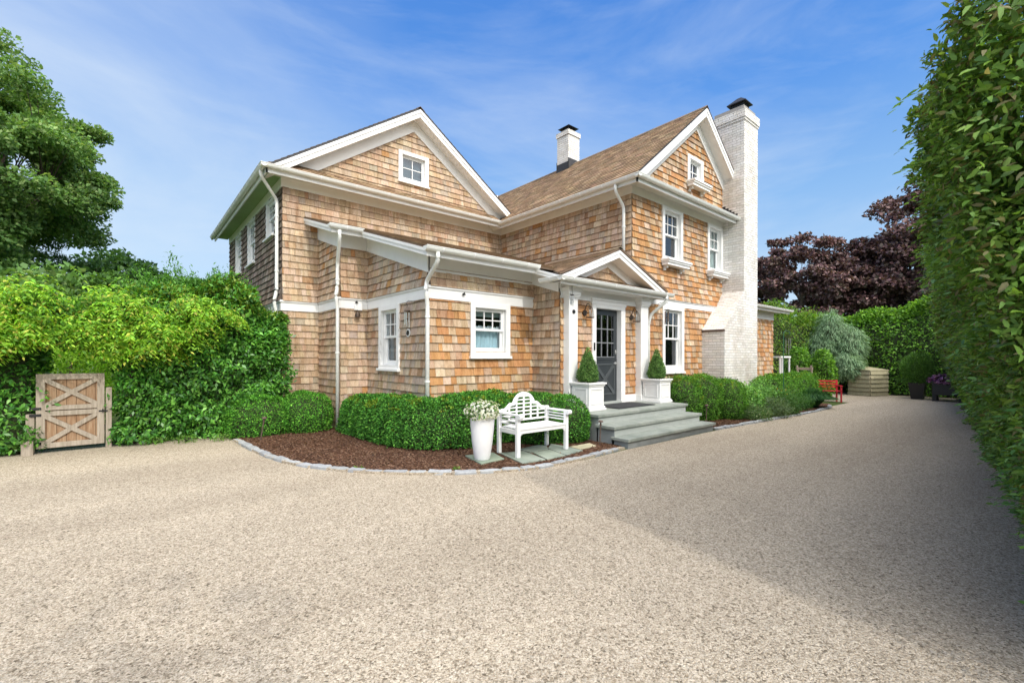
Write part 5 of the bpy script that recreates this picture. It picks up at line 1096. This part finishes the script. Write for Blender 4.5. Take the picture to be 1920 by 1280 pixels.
def cobbles(path, label, group):
    V = [Vector((x, y, 0)) for x, y in path]; dist = 0; segs = []
    for a, b in zip(V, V[1:]):
        L = (b - a).length; segs.append((dist, dist + L, a, b)); dist += L
    def at(s):
        for (s0, s1, a, b) in segs:
            if s <= s1: return a.lerp(b, (s - s0) / (s1 - s0))
        return V[-1]
    s = .02; first = None
    while s < dist - .12:
        L = rnd.uniform(.20, .31); a, b = at(s), at(min(s + L, dist)); c = (a + b) / 2; d = (b - a).normalized(); ang = math.atan2(d.y, d.x); w = rnd.uniform(.09, .115); h = rnd.uniform(.038, .058)
        mb = MB(); nx, ny = 5, 3; gs = {}; k = rnd.uniform(.85, 1.12); mb.c = (k, k, k * rnd.uniform(.98, 1.04))
        vs = []; l2 = (b - a).length / 2 - .006
        for zi, z in enumerate((-.03, h * .75, h)):
            ins = .014 if zi == 2 else 0
            for (sx, sy) in ((-1, -1), (-.35, -1.05), (.35, -1.03), (1, -1), (1.03, 0), (1, 1), (.35, 1.04), (-.35, 1.02), (-1, 1), (-1.03, 0)):
                vs.append((sx * (l2 - ins) + rnd.uniform(-.006, .006), sy * (w / 2 - ins) + rnd.uniform(-.006, .006), z + (rnd.uniform(-.007, .007) if zi else 0)))
        fs = [(j * 10 + i, j * 10 + (i + 1) % 10, j * 10 + 10 + (i + 1) % 10, j * 10 + 10 + i) for j in range(2) for i in range(10)]
        vs.append((0, 0, h + .004)); fs += [(20 + i, 20 + (i + 1) % 10, 30) for i in range(10)]
        mb.add(vs, fs); o = mb.build('edging_stone', M['granite'], local=True); o.location = c; o.rotation_euler = (0, 0, ang); props(o, label, 'edging stone', group)
        s += L + rnd.uniform(.020, .036)
CB = [(1.46, 9.45), (1.50, 8.6), (1.60, 7.6), (1.72, 7.0), (1.90, 6.5), (2.15, 6.05), (2.43, 5.68), (2.68, 5.41), (2.936, 5.187), (3.2, 4.97), (3.50, 4.79), (3.82, 4.62), (4.169, 4.50), (4.7, 4.46), (5.273, 4.48), (5.8, 4.52), (6.24, 4.55)]
cobbles(CB, 'grey granite cobble in the curved edging between gravel and the bed before the bench', 'granite cobbles round the front bed')
cobbles([(9.33, 4.48), (10.6, 4.40), (12, 4.30), (13.479, 4.22), (14.8, 4.18), (16.06, 4.22), (16.7, 4.4)], 'grey granite cobble edging the plant bed right of the steps', 'granite cobbles along the right bed')
# mortar between them
mb = MB()
for a, b in zip(CB, CB[1:]): mb.bar((*a, .010), (*b, .010), .10, .052, side=(b[1] - a[1], a[0] - b[0], 0))
props(mb.build('joint_gravel', M['gravel']), kind='structure')
# loose bark on the bed, stones on the gravel
def inside(P, poly):
    x, y = P[:, 0], P[:, 1]; r = np.zeros(len(P), bool)
    for (x1, y1), (x2, y2) in zip(poly, poly[1:] + poly[:1]):
        c = ((y1 > y) != (y2 > y)) & (x < (x2 - x1) * (y - y1) / (y2 - y1 + 1e-12) + x1); r ^= c
    return r
n = 26000; P = np.stack([G.uniform(1.5, 6.4, n), G.uniform(4.5, 9.6, n), np.full(n, .036)], 1); P = P[inside(P, bed)]
for pts, _, _ in slabs: P = P[~inside(P, pts)]
P2 = np.stack([G.uniform(9.3, 13.5, 9000), G.uniform(4.3, 5.6, 9000), np.full(9000, .036)], 1); P2 = P2[inside(P2, bed2)]; P = np.concatenate([P, P2]); P[:, 2] += G.random(len(P)) * .012
cv = G.normal(size=(len(P), 3)); cv[:, 2] *= .25
props(leaves('bark_chips', P, np.tile([0, 0, 1.], (len(P), 1)), .042, M['petal'], None, [(.10, .045, .028), (.16, .08, .05), (.06, .03, .02), (.24, .15, .10), (.12, .06, .035)], aspect=.32, curl=cv, fold=.05), 'scattered chips of brown bark mulch on the planting beds', 'mulch', kind='stuff')

# ------------------------------------------------------------------ furniture and ornaments
def make_bench():
    """local frame: seat centre at the origin, front towards -Y"""
    t = thing('garden_bench', (4.83, 5.20, .052), 'white wooden bench with arched lattice back standing on the flagstones', 'bench', rz=-.02)
    Wd, D = 1.06, .50; hw = Wd / 2
    def B_(name, mb, **k): return mb.build(name, M['bench'], t, local=True, bevel=.004, **k)
    for sx in (-1, 1):
        mb = MB(); mb.box(sx * hw - .03 * (sx > 0) - .03 * (sx > 0) + (0 if sx > 0 else 0), sx * hw + (.0 if sx > 0 else .06), -D / 2, -D / 2 + .055, 0, .60); B_('leg', mb)
        x0 = hw - .06 if sx > 0 else -hw
        mb = MB(); mb.box(x0, x0 + .055, D / 2 - .055, D / 2, 0, .66); B_('leg', mb)
        mb = MB(); mb.box(x0 - .004, x0 + .064, -D / 2 - .035, D / 2 - .056, .60, .628)
        yc, zc = -D / 2 - .035, .595
        mb.tube([(x0 - .006, yc, zc), (x0 + .066, yc, zc)], .038, 14)
        for z in (.47, .515, .56): mb.box(x0 + .018, x0 + .038, -D / 2 + .056, D / 2 - .056, z - .010, z + .010)
        B_('armrest', mb)
    mb = MB(); mb.box(-hw + .061, hw - .061, -D / 2 + .012, -D / 2 + .035, .34, .395); mb.box(-hw + .061, hw - .061, D / 2 - .04, D / 2 - .015, .34, .395)
    for sx in (-1, 1):
        x0 = hw - .045 if sx > 0 else -hw + .015; mb.box(x0, x0 + .025, -D / 2 + .056, D / 2 - .056, .33, .395)
        for k in range(5):
            a0, a1 = k / 5 * math.pi / 2, (k + 1) / 5 * math.pi / 2; xx = sx * (hw - .061); r = .09
            mb.prism([(xx, -D / 2 + .02, .34), (xx - sx * r * math.sin(a0) * 0 - sx * (r * (1 - math.cos(a1))) , -D / 2 + .02, .34 - 0), (xx - sx * r * (1 - math.cos(a0)), -D / 2 + .02, .34 - r * (1 - math.sin(a0)))], (0, .022, 0))
    B_('apron', mb)
    mb = MB(); ys = np.linspace(-D / 2 - .005, D / 2 - .06, 7)
    for a, b in zip(ys, ys[1:]): mb.box(-hw + .06, hw - .06, a + .004, b - .004, .396, .416)
    B_('seat', mb)
    # back: arched top rail stepping down to the posts
    yb = D / 2 - .03
    def top(x):
        x = abs(x)
        if x < .235: return .665 + math.sqrt(max(0, .245 ** 2 - x * x))
        if x < .285: return .748
        if x < .385: return .748 - (x - .285) * .78
        if x < .43: return .668
        return .668 - (x - .43) * .35
    xs = [-.47, -.43, -.41, -.385, -.335, -.285, -.27, -.25] + list(np.linspace(-.234, .234, 19)) + [.25, .27, .285, .335, .385, .41, .43, .47]
    mb = MB(); th = .05
    outer = [Vector((x, yb, top(x))) for x in xs]; inner = []
    for i, p in enumerate(outer):
        d = (outer[min(i + 1, len(outer) - 1)] - outer[max(i - 1, 0)]).normalized(); inner.append(p - Vector((-d.z, 0, d.x)) * th)
    for i in range(len(xs) - 1): mb.prism([outer[i], outer[i + 1], inner[i + 1], inner[i]], (0, .03, 0))
    B_('top_rail', mb)
    mb = MB(); mb.box(-.47, .47, yb, yb + .028, .455, .485)
    for x in (-.30, -.15, 0, .15, .30): mb.box(x - .014, x + .014, yb + .005, yb + .023, .486, top(x) - .045)
    for z in (.545, .605, .665, .725, .785, .84):
        ok = [x for x in np.linspace(-.46, .46, 185) if top(x) - .035 > z]
        if ok: mb.box(min(ok), max(ok), yb + .0065, yb + .0215, z - .011, z + .011)
    B_('lattice', mb)
    return t
make_bench()
# urn with white flowers
u = thing('tall_urn', (3.876, 5.253, .052), 'tall tapered glossy white urn left of the bench', 'planter')
prof = [(0, .0), (.105, 0), (.11, .01), (.125, .08), (.148, .24), (.166, .42), (.176, .56), (.183, .60), (.183, .612), (.170, .612), (.165, .56), (.0, .55)]
mb = MB(); mb.lathe(prof, 3.876, 5.253, .052, 48); mb.build('pot', M['urn'], u, smooth=True)
mb = MB(); mb.lathe([(0, .585), (.168, .58)], 3.876, 5.253, .052, 24); mb.build('soil', M['soil'], u)
def flowers(name, label, c, r, nf, nl, size, cols, leafc, lsize=.05, cat='flowers', group=None):
    t = thing(name, (c[0], c[1], c[2] - r[2] * .5), label, cat, group)
    P, Nn = blob_pts(c, r, nl, e=2, lump=.2, lsc=.15, jitter=.3, inner=.4, zmin=c[2] - r[2] * .75); leaves('foliage', P, Nn, lsize, M['softleaf'], t, leafc, aspect=.45)
    P, Nn = blob_pts(c, (r[0] * 1.05, r[1] * 1.05, r[2] * 1.05), nf, e=2, lump=.15, lsc=.15, jitter=.2, zmin=c[2] - r[2] * .6); PP, DD, NN = [], [], []
    for k in range(5):
        a = 2 * math.pi * k / 5; e1 = unit(np.cross(Nn, np.array([.3, .2, 1.]))); e2 = np.cross(Nn, e1); DD.append(e1 * math.cos(a) + e2 * math.sin(a) + Nn * .35); PP.append(P); NN.append(Nn)
    leaves('blossom', np.concatenate(PP), np.concatenate(NN), size, M['petal'], t, cols, aspect=.85, curl=np.concatenate(DD), fold=.05, var=.06, pvar=.04); return t
flowers('white_petunias', 'mound of white petunias filling the tall white urn', (3.876, 5.253, .73), (.21, .21, .14), 420, 800, .027, [(.80, .80, .78), (.74, .76, .70)], [(.06, .16, .03), (.12, .25, .05)])
# square planters and their clipped conifers
def make_planter(loc):
    t = thing('square_planter', loc, 'white panelled square planter left of the front door', 'planter', 'white planters flanking the door'); a = .215; W_m = M['white']
    mb = MB(); mb.box(-a, a, -a, a, .03, .50); o = mb.build('box', W_m, t, local=True, bevel=.004)
    mb = MB(); mb.box(-a - .035, a + .035, -a - .035, a + .035, 0, .045); mb.box(-a - .02, a + .02, -a - .02, a + .02, .046, .075); mb.build('plinth', W_m, t, local=True, bevel=.006)
    mb = MB()
    for (x0, x1, y0, y1) in ((-a - .04, a + .04, -a - .04, -a + .03), (-a - .04, a + .04, a - .03, a + .04), (-a - .04, -a + .03, -a + .0302, a - .0302), (a - .03, a + .04, -a + .0302, a - .0302)): mb.box(x0, x1, y0, y1, .49, .525)
    mb.box(-a - .018, a + .018, -a - .018, a + .018, .455, .488); mb.build('rim', W_m, t, local=True, bevel=.004)
    for s in ((0, -1), (-1, 0), (1, 0), (0, 1)):
        mb = MB()
        for (u0, u1, z0, z1) in ((-.16, .16, .395, .415), (-.16, .16, .12, .14), (-.16, -.14, .141, .394), (.14, .16, .141, .394)):
            if s[0] == 0: mb.box(u0, u1, *sorted((s[1] * a, s[1] * (a + .010))), z0, z1)
            else: mb.box(*sorted((s[0] * a, s[0] * (a + .010))), u0, u1, z0, z1)
        mb.build('panel', W_m, t, local=True)
    mb = MB(); mb.box(-a + .02, a - .02, -a + .02, a - .02, .46, .505); mb.build('soil', M['soil'], t, local=True); return t
pl = make_planter((6.72, 5.70, .512)); pr = copy_tree(pl); pr.location = (9.09, 5.70, .512); pr['label'] = 'white panelled square planter right of the front door'
def make_topiary(loc):
    t = thing('conical_spruce', loc, 'small pointed evergreen in the planter left of the door', 'shrub', 'pointed evergreens flanking the door')
    n = 9500; z = 1 - np.sqrt(G.random(n)); a = G.uniform(0, 6.28, n); r = .185 * np.interp(z, [0, .08, .25, .55, .8, 1], [.72, .98, 1.0, .66, .30, .02]) * (1 + .07 * np.sin(a * 5 + z * 14)) * (1 - .3 * G.random(n) ** 2)
    P = np.stack([r * np.cos(a), r * np.sin(a), .02 + z * .68], 1); r2 = 1 + .15 * vn(P, .075, 5); P[:, :2] *= r2[:, None]; Nn = np.stack([np.cos(a), np.sin(a), np.full(n, .5)], 1)
    Pw = P + np.array(loc); leaves('foliage', Pw, Nn, .036, M['needle'], t, [(.09, .21, .045), (.14, .30, .06), (.05, .13, .03), (.20, .34, .08)], aspect=.28, droop=-.2, spread=.9, patch=.07, pvar=.35, var=.3)
    mb = MB(); mb.tube([(0, 0, -.03), (0, 0, .6)], [.018, .004], 8); mb.build('trunk', M['bark'], t, local=True)
    mb = MB(); mb.lathe([(.09, .04), (.14, .12), (.13, .28), (.07, .46), (0, .62)], 0, 0, 0, 14); mb.build('branches', M['twig'], t, local=True); return t
tl = make_topiary((6.72, 5.70, 1.017)); tr = copy_tree(tl); tr.location = (9.09, 5.70, 1.017); tr.rotation_euler = (0, 0, 2.1); tr['label'] = 'small pointed evergreen in the planter right of the door'
mb = MB(); mb.box(7.25, 8.50, 5.36, 6.02, .512, .526); mb.box(7.28, 8.47, 5.39, 5.99, .526, .530); props(mb.build('doormat', M['mat'], bevel=.004), 'dark charcoal doormat on the top step before the front door', 'doormat')

# --- wooden gate
gt = thing('wooden_gate', (-.72, 10.12, 0), 'weathered wooden gate with two crossed panels and black hinges', 'gate'); gx0, gx1 = -1.115, -.325; y = 10.12
mb = MB(); mb.c = (1, .97, .92); mb.box(gx0, gx1, y, y + .022, .10, 1.22)
for k in range(1, 7): x = gx0 + (gx1 - gx0) * k / 7; mb.box(x - .003, x + .003, y - .003, y - .001, .12, 1.2, c=(.35, .3, .25))
mb.build('boards', wood_mat('orange board', (.22, .12, .065), (.38, .28, .19)), gt)
mb = MB(); mb.c = (1, 1, 1); d = (y - .034, y - .004)
for (x0, x1, z0, z1) in ((gx0, gx0 + .10, .08, 1.24), (gx1 - .09, gx1, .08, 1.24), (gx0 + .10, gx1 - .09, 1.15, 1.24), (gx0 + .10, gx1 - .09, .67, .74), (gx0 + .10, gx1 - .09, .58, .655), (gx0 + .10, gx1 - .09, .08, .16)): mb.box(x0, x1, *d, z0, z1)
mb.build('frame', M['gate'], gt, bevel=.004)
for (z0, z1) in ((.74, 1.15), (.16, .58)):
    mb = MB(); mb.bar((gx0 + .10, y - .018, z0), (gx1 - .09, y - .018, z1), .024, .065); mb.bar((gx0 + .10, y - .020, z1), (gx1 - .09, y - .020, z0), .024, .065); mb.build('cross_brace', M['gate'], gt)
mb = MB()
for z in (.70, .60, .16): mb = MB(); mb.box(gx0 - .07, gx0 + .06, y - .040, y - .0345, z - .02, z + .02); mb.build('hinge', M['iron'], gt)
mb = MB(); mb.box(gx1 - .07, gx1 + .04, y - .042, y - .0345, .605, .628); mb.tube([(gx1 - .02, y - .05, .59), (gx1 - .02, y - .05, .65)], .008, 6); mb.build('latch', M['iron'], gt)
mb = MB()
for k in range(21): z_ = 0; x = gx0 + (gx1 - gx0) * k / 20; mb.tube([(x, y - .01, .01), (x, y - .01, .10)], .0018, 4)
for z in (.02, .045, .07, .095): mb.tube([(gx0, y - .0115, z), (gx1, y - .0115, z)], .0018, 4)
mb.build('wire_mesh', M['mesh'], gt)
mb = MB(); mb.box(-.31, -.235, 10.10, 10.18, 0, 1.0); props(mb.build('gate_post', M['gate'], bevel=.004), 'slim weathered post on the latch side of the gate', 'gate post')
t = thing('gate_post', (-1.19, 10.1, 0), 'stubby weathered post and block on the hinge side of the gate', 'gate post')
mb = MB(); mb.box(-1.225, -1.13, 10.10, 10.20, .0, .62); mb.build('post', M['gate'], t, bevel=.004); mb = MB(); mb.box(-1.26, -1.13, 9.98, 10.099, 0, .22); mb.build('block', M['gate'], t, bevel=.006)

# --- path lights
def make_pathlight(loc):
    t = thing('path_light', loc, 'rusty leaning stake light in the mulch at the left end of the beds', 'path light', 'small stake lights in the beds')
    mb = MB(); mb.tube([(0, 0, -.03), (.02, 0, .36)], .010, 8); mb.build('stake', M['stake'], t, local=True)
    mb = MB(); mb.lathe([(.0, .425), (.03, .42), (.045, .40), (.045, .392), (.014, .39), (.014, .355), (.022, .35), (.02, .34), (0, .34)], .02, 0, 0, 14); mb.build('lamp_head', M['stake'], t, local=True); return t
p1 = make_pathlight((1.76, 8.98, .03)); p1.rotation_euler = (.02, .10, 0)
p2 = copy_tree(p1); p2.location = (6.06, 4.88, .03); p2.rotation_euler = (0, .02, 0); p2['label'] = 'dark stake light at the left corner of the stone steps'
p3 = copy_tree(p1); p3.location = (9.95, 4.98, .03); p3.rotation_euler = (0, 0, 0); p3['label'] = 'stake light in front of the hedge right of the steps'

# --- wind chimes
def chime(loc, label, n=5, r=.035, L=.2, hang=.10, mt='silver', bracket=None, top='bronze', sail=True):
    t = thing('wind_chime', loc, label, 'wind chime', 'wind chimes hung round the house'); x, y, z = loc
    mb = MB(); mb.tube([(0, 0, 0), (0, 0, -.012)], r * 1.35, 14); mb.build('disc', M[top], t, local=True)
    mb = MB()
    for k in range(3): a = k * 2.1; mb.tube([(0, 0, hang), (r * math.cos(a), r * math.sin(a), 0)], .0018, 4)
    mb.tube([(0, 0, 0), (0, 0, -L * 1.15)], .0015, 4)
    if bracket is not None: mb.tube([tuple(Vector(b) - Vector(loc)) for b in bracket], .005, 6)
    mb.build('hanger', M['iron'], t, local=True)
    for k in range(n):
        a = 2 * math.pi * k / n; l = L * (1 - .09 * k); mb = MB(); mb.tube([(r * math.cos(a), r * math.sin(a), -.04), (r * math.cos(a), r * math.sin(a), -.04 - l)], .008, 8); mb.build('tube', M[mt], t, local=True)
    mb = MB(); mb.tube([(0, 0, -L * .55), (0, 0, -L * .60)], r * .7, 12); mb.build('clapper', M[top], t, local=True)
    return t
chime((3.84, 7.50, 2.36), 'silver wind chime hung from a scroll bracket left of the corner downspout', L=.27, r=.042, bracket=[(3.92, 6.98, 2.52), (3.86, 7.2, 2.49), (3.84, 7.45, 2.53), (3.84, 7.55, 2.50), (3.84, 7.50, 2.46)])
chime((6.40, 5.82, 2.70), 'small pale wind chime hanging in front of the left porch column', L=.17, r=.028, top='iron', hang=.18)
chime((9.84, 5.90, 2.66), 'driftwood and shell chime hanging over the ground floor window', n=4, L=.34, r=.05, mt='stake', bracket=[(9.72, 6.07, 2.80), (9.76, 5.95, 2.84), (9.84, 5.88, 2.82), (9.84, 5.9, 2.76)], top='bronze')
t = chime((18.3, 6.1, 2.25), 'large silver wind chime hanging at the far corner of the wing', L=.6, r=.08, hang=.35, bracket=[(18.05, 6.45, 3.05), (18.3, 6.1, 3.05), (18.3, 6.1, 2.6)])
# --- green plant hook and slim white post
t = thing('plant_hook', (13.77, 5.2, 0), 'slim dark green garden hook standing in the bed beside the big chimney', 'garden hook')
mb = MB(); mb.tube([(13.77, 4.70, 0), (13.77, 4.70, 1.9), (13.77, 4.70, 2.2)], .011, 8); mb.tube([(13.77, 4.70, 2.2), (13.82, 4.66, 2.26), (13.9, 4.6, 2.22), (13.9, 4.6, 2.15)], .008, 6); mb.build('rod', M['green'], t)
t = thing('glass_lantern_stand', (18.6, 6.3, 0), 'low white cabinet with glass sides behind the clipped hedge', 'stand')
mb = MB(); mb.box(18.2, 19.2, 6.3, 6.7, 1.5, 1.56); mb.build('shelf', M['white'], t)
for x in (18.22, 18.42, 19.12): mb = MB(); mb.box(x, x + .05, 6.32, 6.37, 0, 1.498); mb.build('leg', M['white'], t)
mb = MB(); mb.box(18.48, 19.1, 6.34, 6.345, .9, 1.45); mb.build('pane', M['glass'], t)
t = thing('garden_chair', (18.9, 5.6, 0), 'pale slatted chair half hidden beside the saplings', 'chair')
mb = MB(); mb.bar((18.85, 5.9, 0), (18.75, 5.95, 1.22), .05, .05); mb.bar((18.85, 5.45, 0), (18.75, 5.5, 1.22), .05, .05); mb.build('leg', M['gate'], t)
mb = MB()
for z in (.55, .72, .89, 1.06): mb.box(18.77, 18.79, 5.45, 5.95, z, z + .09)
mb.build('backrest', M['gate'], t); mb = MB(); mb.box(18.85, 19.3, 5.45, 5.95, .42, .46); mb.build('seat', M['gate'], t)
# --- red bench
t = thing('red_bench', (18.3, 4.9, 0), 'bright red slatted bench in front of the saplings by the ornamental grass', 'bench'); bx0, bx1, by = 17.75, 18.95, 5.02
T_ = Matrix.Translation((18.15, 4.95, 0)) @ Matrix.Rotation(R(-55), 4, 'Z') @ Matrix.Scale(.88, 4)
for (x, yy, h) in ((-.55, -.2, .62), (.5, -.2, .62), (-.55, .2, .85), (.5, .2, .85)): mb = MB(); mb.box(x, x + .05, yy, yy + .05, 0, h, T=T_); mb.build('leg', M['red'], t)
mb = MB()
for k in range(4): mb.box(-.56, .56, -.2 + k * .1, -.12 + k * .1, .42, .445, T=T_)
mb.build('seat', M['red'], t); mb = MB()
for z in (.55, .66, .77): mb.box(-.5, .5, .205, .23, z, z + .06, T=T_)
mb.build('backrest', M['red'], t)
for x in (-.56, .5): mb = MB(); mb.box(x, x + .06, -.24, .24, .62, .65, T=T_); mb.build('armrest', M['red'], t)
tuft('potted_flowers', 'small pot of orange flowers on the red bench', (18.0, 4.8), .12, .2, 260, [(.6, .2, .03), (.08, .18, .03)], .05, 'flowers', group=None)
o = C.objects['potted_flowers']; o.location.z = .445
# --- wooden bin
t = thing('storage_bin', (22.6, 4.8, 0), 'weathered clapboard storage bin with a sloping lid in front of the far hedge', 'bin')
A, Bp, Cc = Vector((22.28, 5.22, 0)), Vector((22.0, 4.46, 0)), Vector((23.0, 4.10, 0)); Dd = A + (Cc - Bp)
cen = (A + Cc) / 2
for (p, q) in ((A, Bp), (Bp, Cc)):
    mb = MB(); nn_ = (q - p).cross(Vector((0, 0, 1))).normalized()
    if nn_.dot(p - cen) < 0: nn_ = -nn_
    for k in range(6):
        z = .02 + k * .165; mb.c = tuple([rnd.uniform(.8, 1.1)] * 3); mb.prism([p + Vector((0, 0, z)) + nn_ * .045, q + Vector((0, 0, z)) + nn_ * .045, q + Vector((0, 0, z + .17)) + nn_ * .006, p + Vector((0, 0, z + .17)) + nn_ * .006], nn_ * -.03)
    mb.build('siding', M['binwood'], t)
mb = MB(); c0 = (A + Cc) / 2
mb.prism([p + (p - c0) * .06 + Vector((0, 0, z)) for p, z in ((A, 1.05), (Bp, .99), (Cc, .99), (Dd, 1.12))], (0, 0, .035)); mb.build('lid', M['binwood'], t)
mb = MB(); mb.prism([p + (c0 - p) * .03 for p in (A, Bp, Cc, Dd)], (0, 0, 1.0)); mb.build('carcass', M['sheath'], t)
# --- black pots
t = thing('black_pot', (22.0, 3.07, 0), 'tall tapered black pot under a feathery green shrub by the far hedge', 'planter')
mb = MB(); mb.add([(22 + sx * w, 3.07 + sy * w, z) for z, w in ((0, .16), (.60, .235), (.60, .20), (.5, .19)) for sx, sy in ((-1, -1), (1, -1), (1, 1), (-1, 1))], [(j * 4 + i, j * 4 + (i + 1) % 4, j * 4 + 4 + (i + 1) % 4, j * 4 + 4 + i) for j in range(3) for i in range(4)] + [(12, 13, 14, 15)]); mb.build('pot', M['blackpot'], t)
t = thing('bamboo_shrub', (22, 3.07, .52), 'feathery upright green shrub growing in the tall black pot', 'shrub')
P, Nn = blob_pts((22, 3.07, 1.08), (.42, .42, .52), 4200, e=2.3, lump=.12, lsc=.3, jitter=.2, inner=.5); cv = Nn * .5 + G.normal(size=P.shape) * .3; cv[:, 2] += .5
leaves('foliage', P, Nn, .13, M['softleaf'], t, [(.08, .2, .03), (.12, .27, .05), (.05, .13, .02)], aspect=.14, curl=cv, fold=0); mb = MB()
for k in range(7): a = k; mb.tube([(22, 3.07, .5), (22 + .1 * math.cos(a), 3.07 + .1 * math.sin(a), .8), (22 + .22 * math.cos(a), 3.07 + .22 * math.sin(a), 1.3)], .008, 5)
mb.build('stem', M['twig'], t)
t = thing('black_trough', (21.65, 2.2, 0), 'square black trough on legs holding purple flowers near the privet hedge', 'planter')
mb = MB(); mb.box(21.35, 22.0, 1.85, 2.60, .22, .68); mb.box(21.32, 22.03, 1.82, 2.63, .64, .70); mb.build('box', M['blackpot'], t, bevel=.01)
for x in (21.35, 21.9):
    for yy in (1.85, 2.5): mb = MB(); mb.box(x, x + .1, yy, yy + .1, 0, .219); mb.build('leg', M['blackpot'], t)
flowers('purple_petunias', 'cushion of purple and pink petunias in the square black trough', (21.67, 2.22, .74), (.42, .46, .17), 420, 900, .06, [(.30, .12, .34), (.42, .20, .45), (.50, .28, .50), (.22, .07, .26)], [(.04, .09, .03), (.06, .04, .05)], .07)
# small weeds along the cobbles and the foot of the left hedge
for i, (x, yy) in enumerate(((2.3, 5.9), (3.3, 5.05), (.35, 9.95), (.75, 9.75), (1.25, 9.55))):
    tuft('weed', ['tiny green weed against the left run of cobbles', 'tiny weed by the cobbles below the urn', 'low weeds on the gravel at the foot of the gate post', 'weed patch on the gravel below the laurel hedge', 'weeds where the laurel hedge meets the cobbles'][i], (x, yy), (.06 if i < 2 else .16), (.05 if i < 2 else .12), 90 if i < 2 else 320, [(.12, .28, .04), (.2, .36, .06)], .035, 'weed', group='weeds along the gravel')
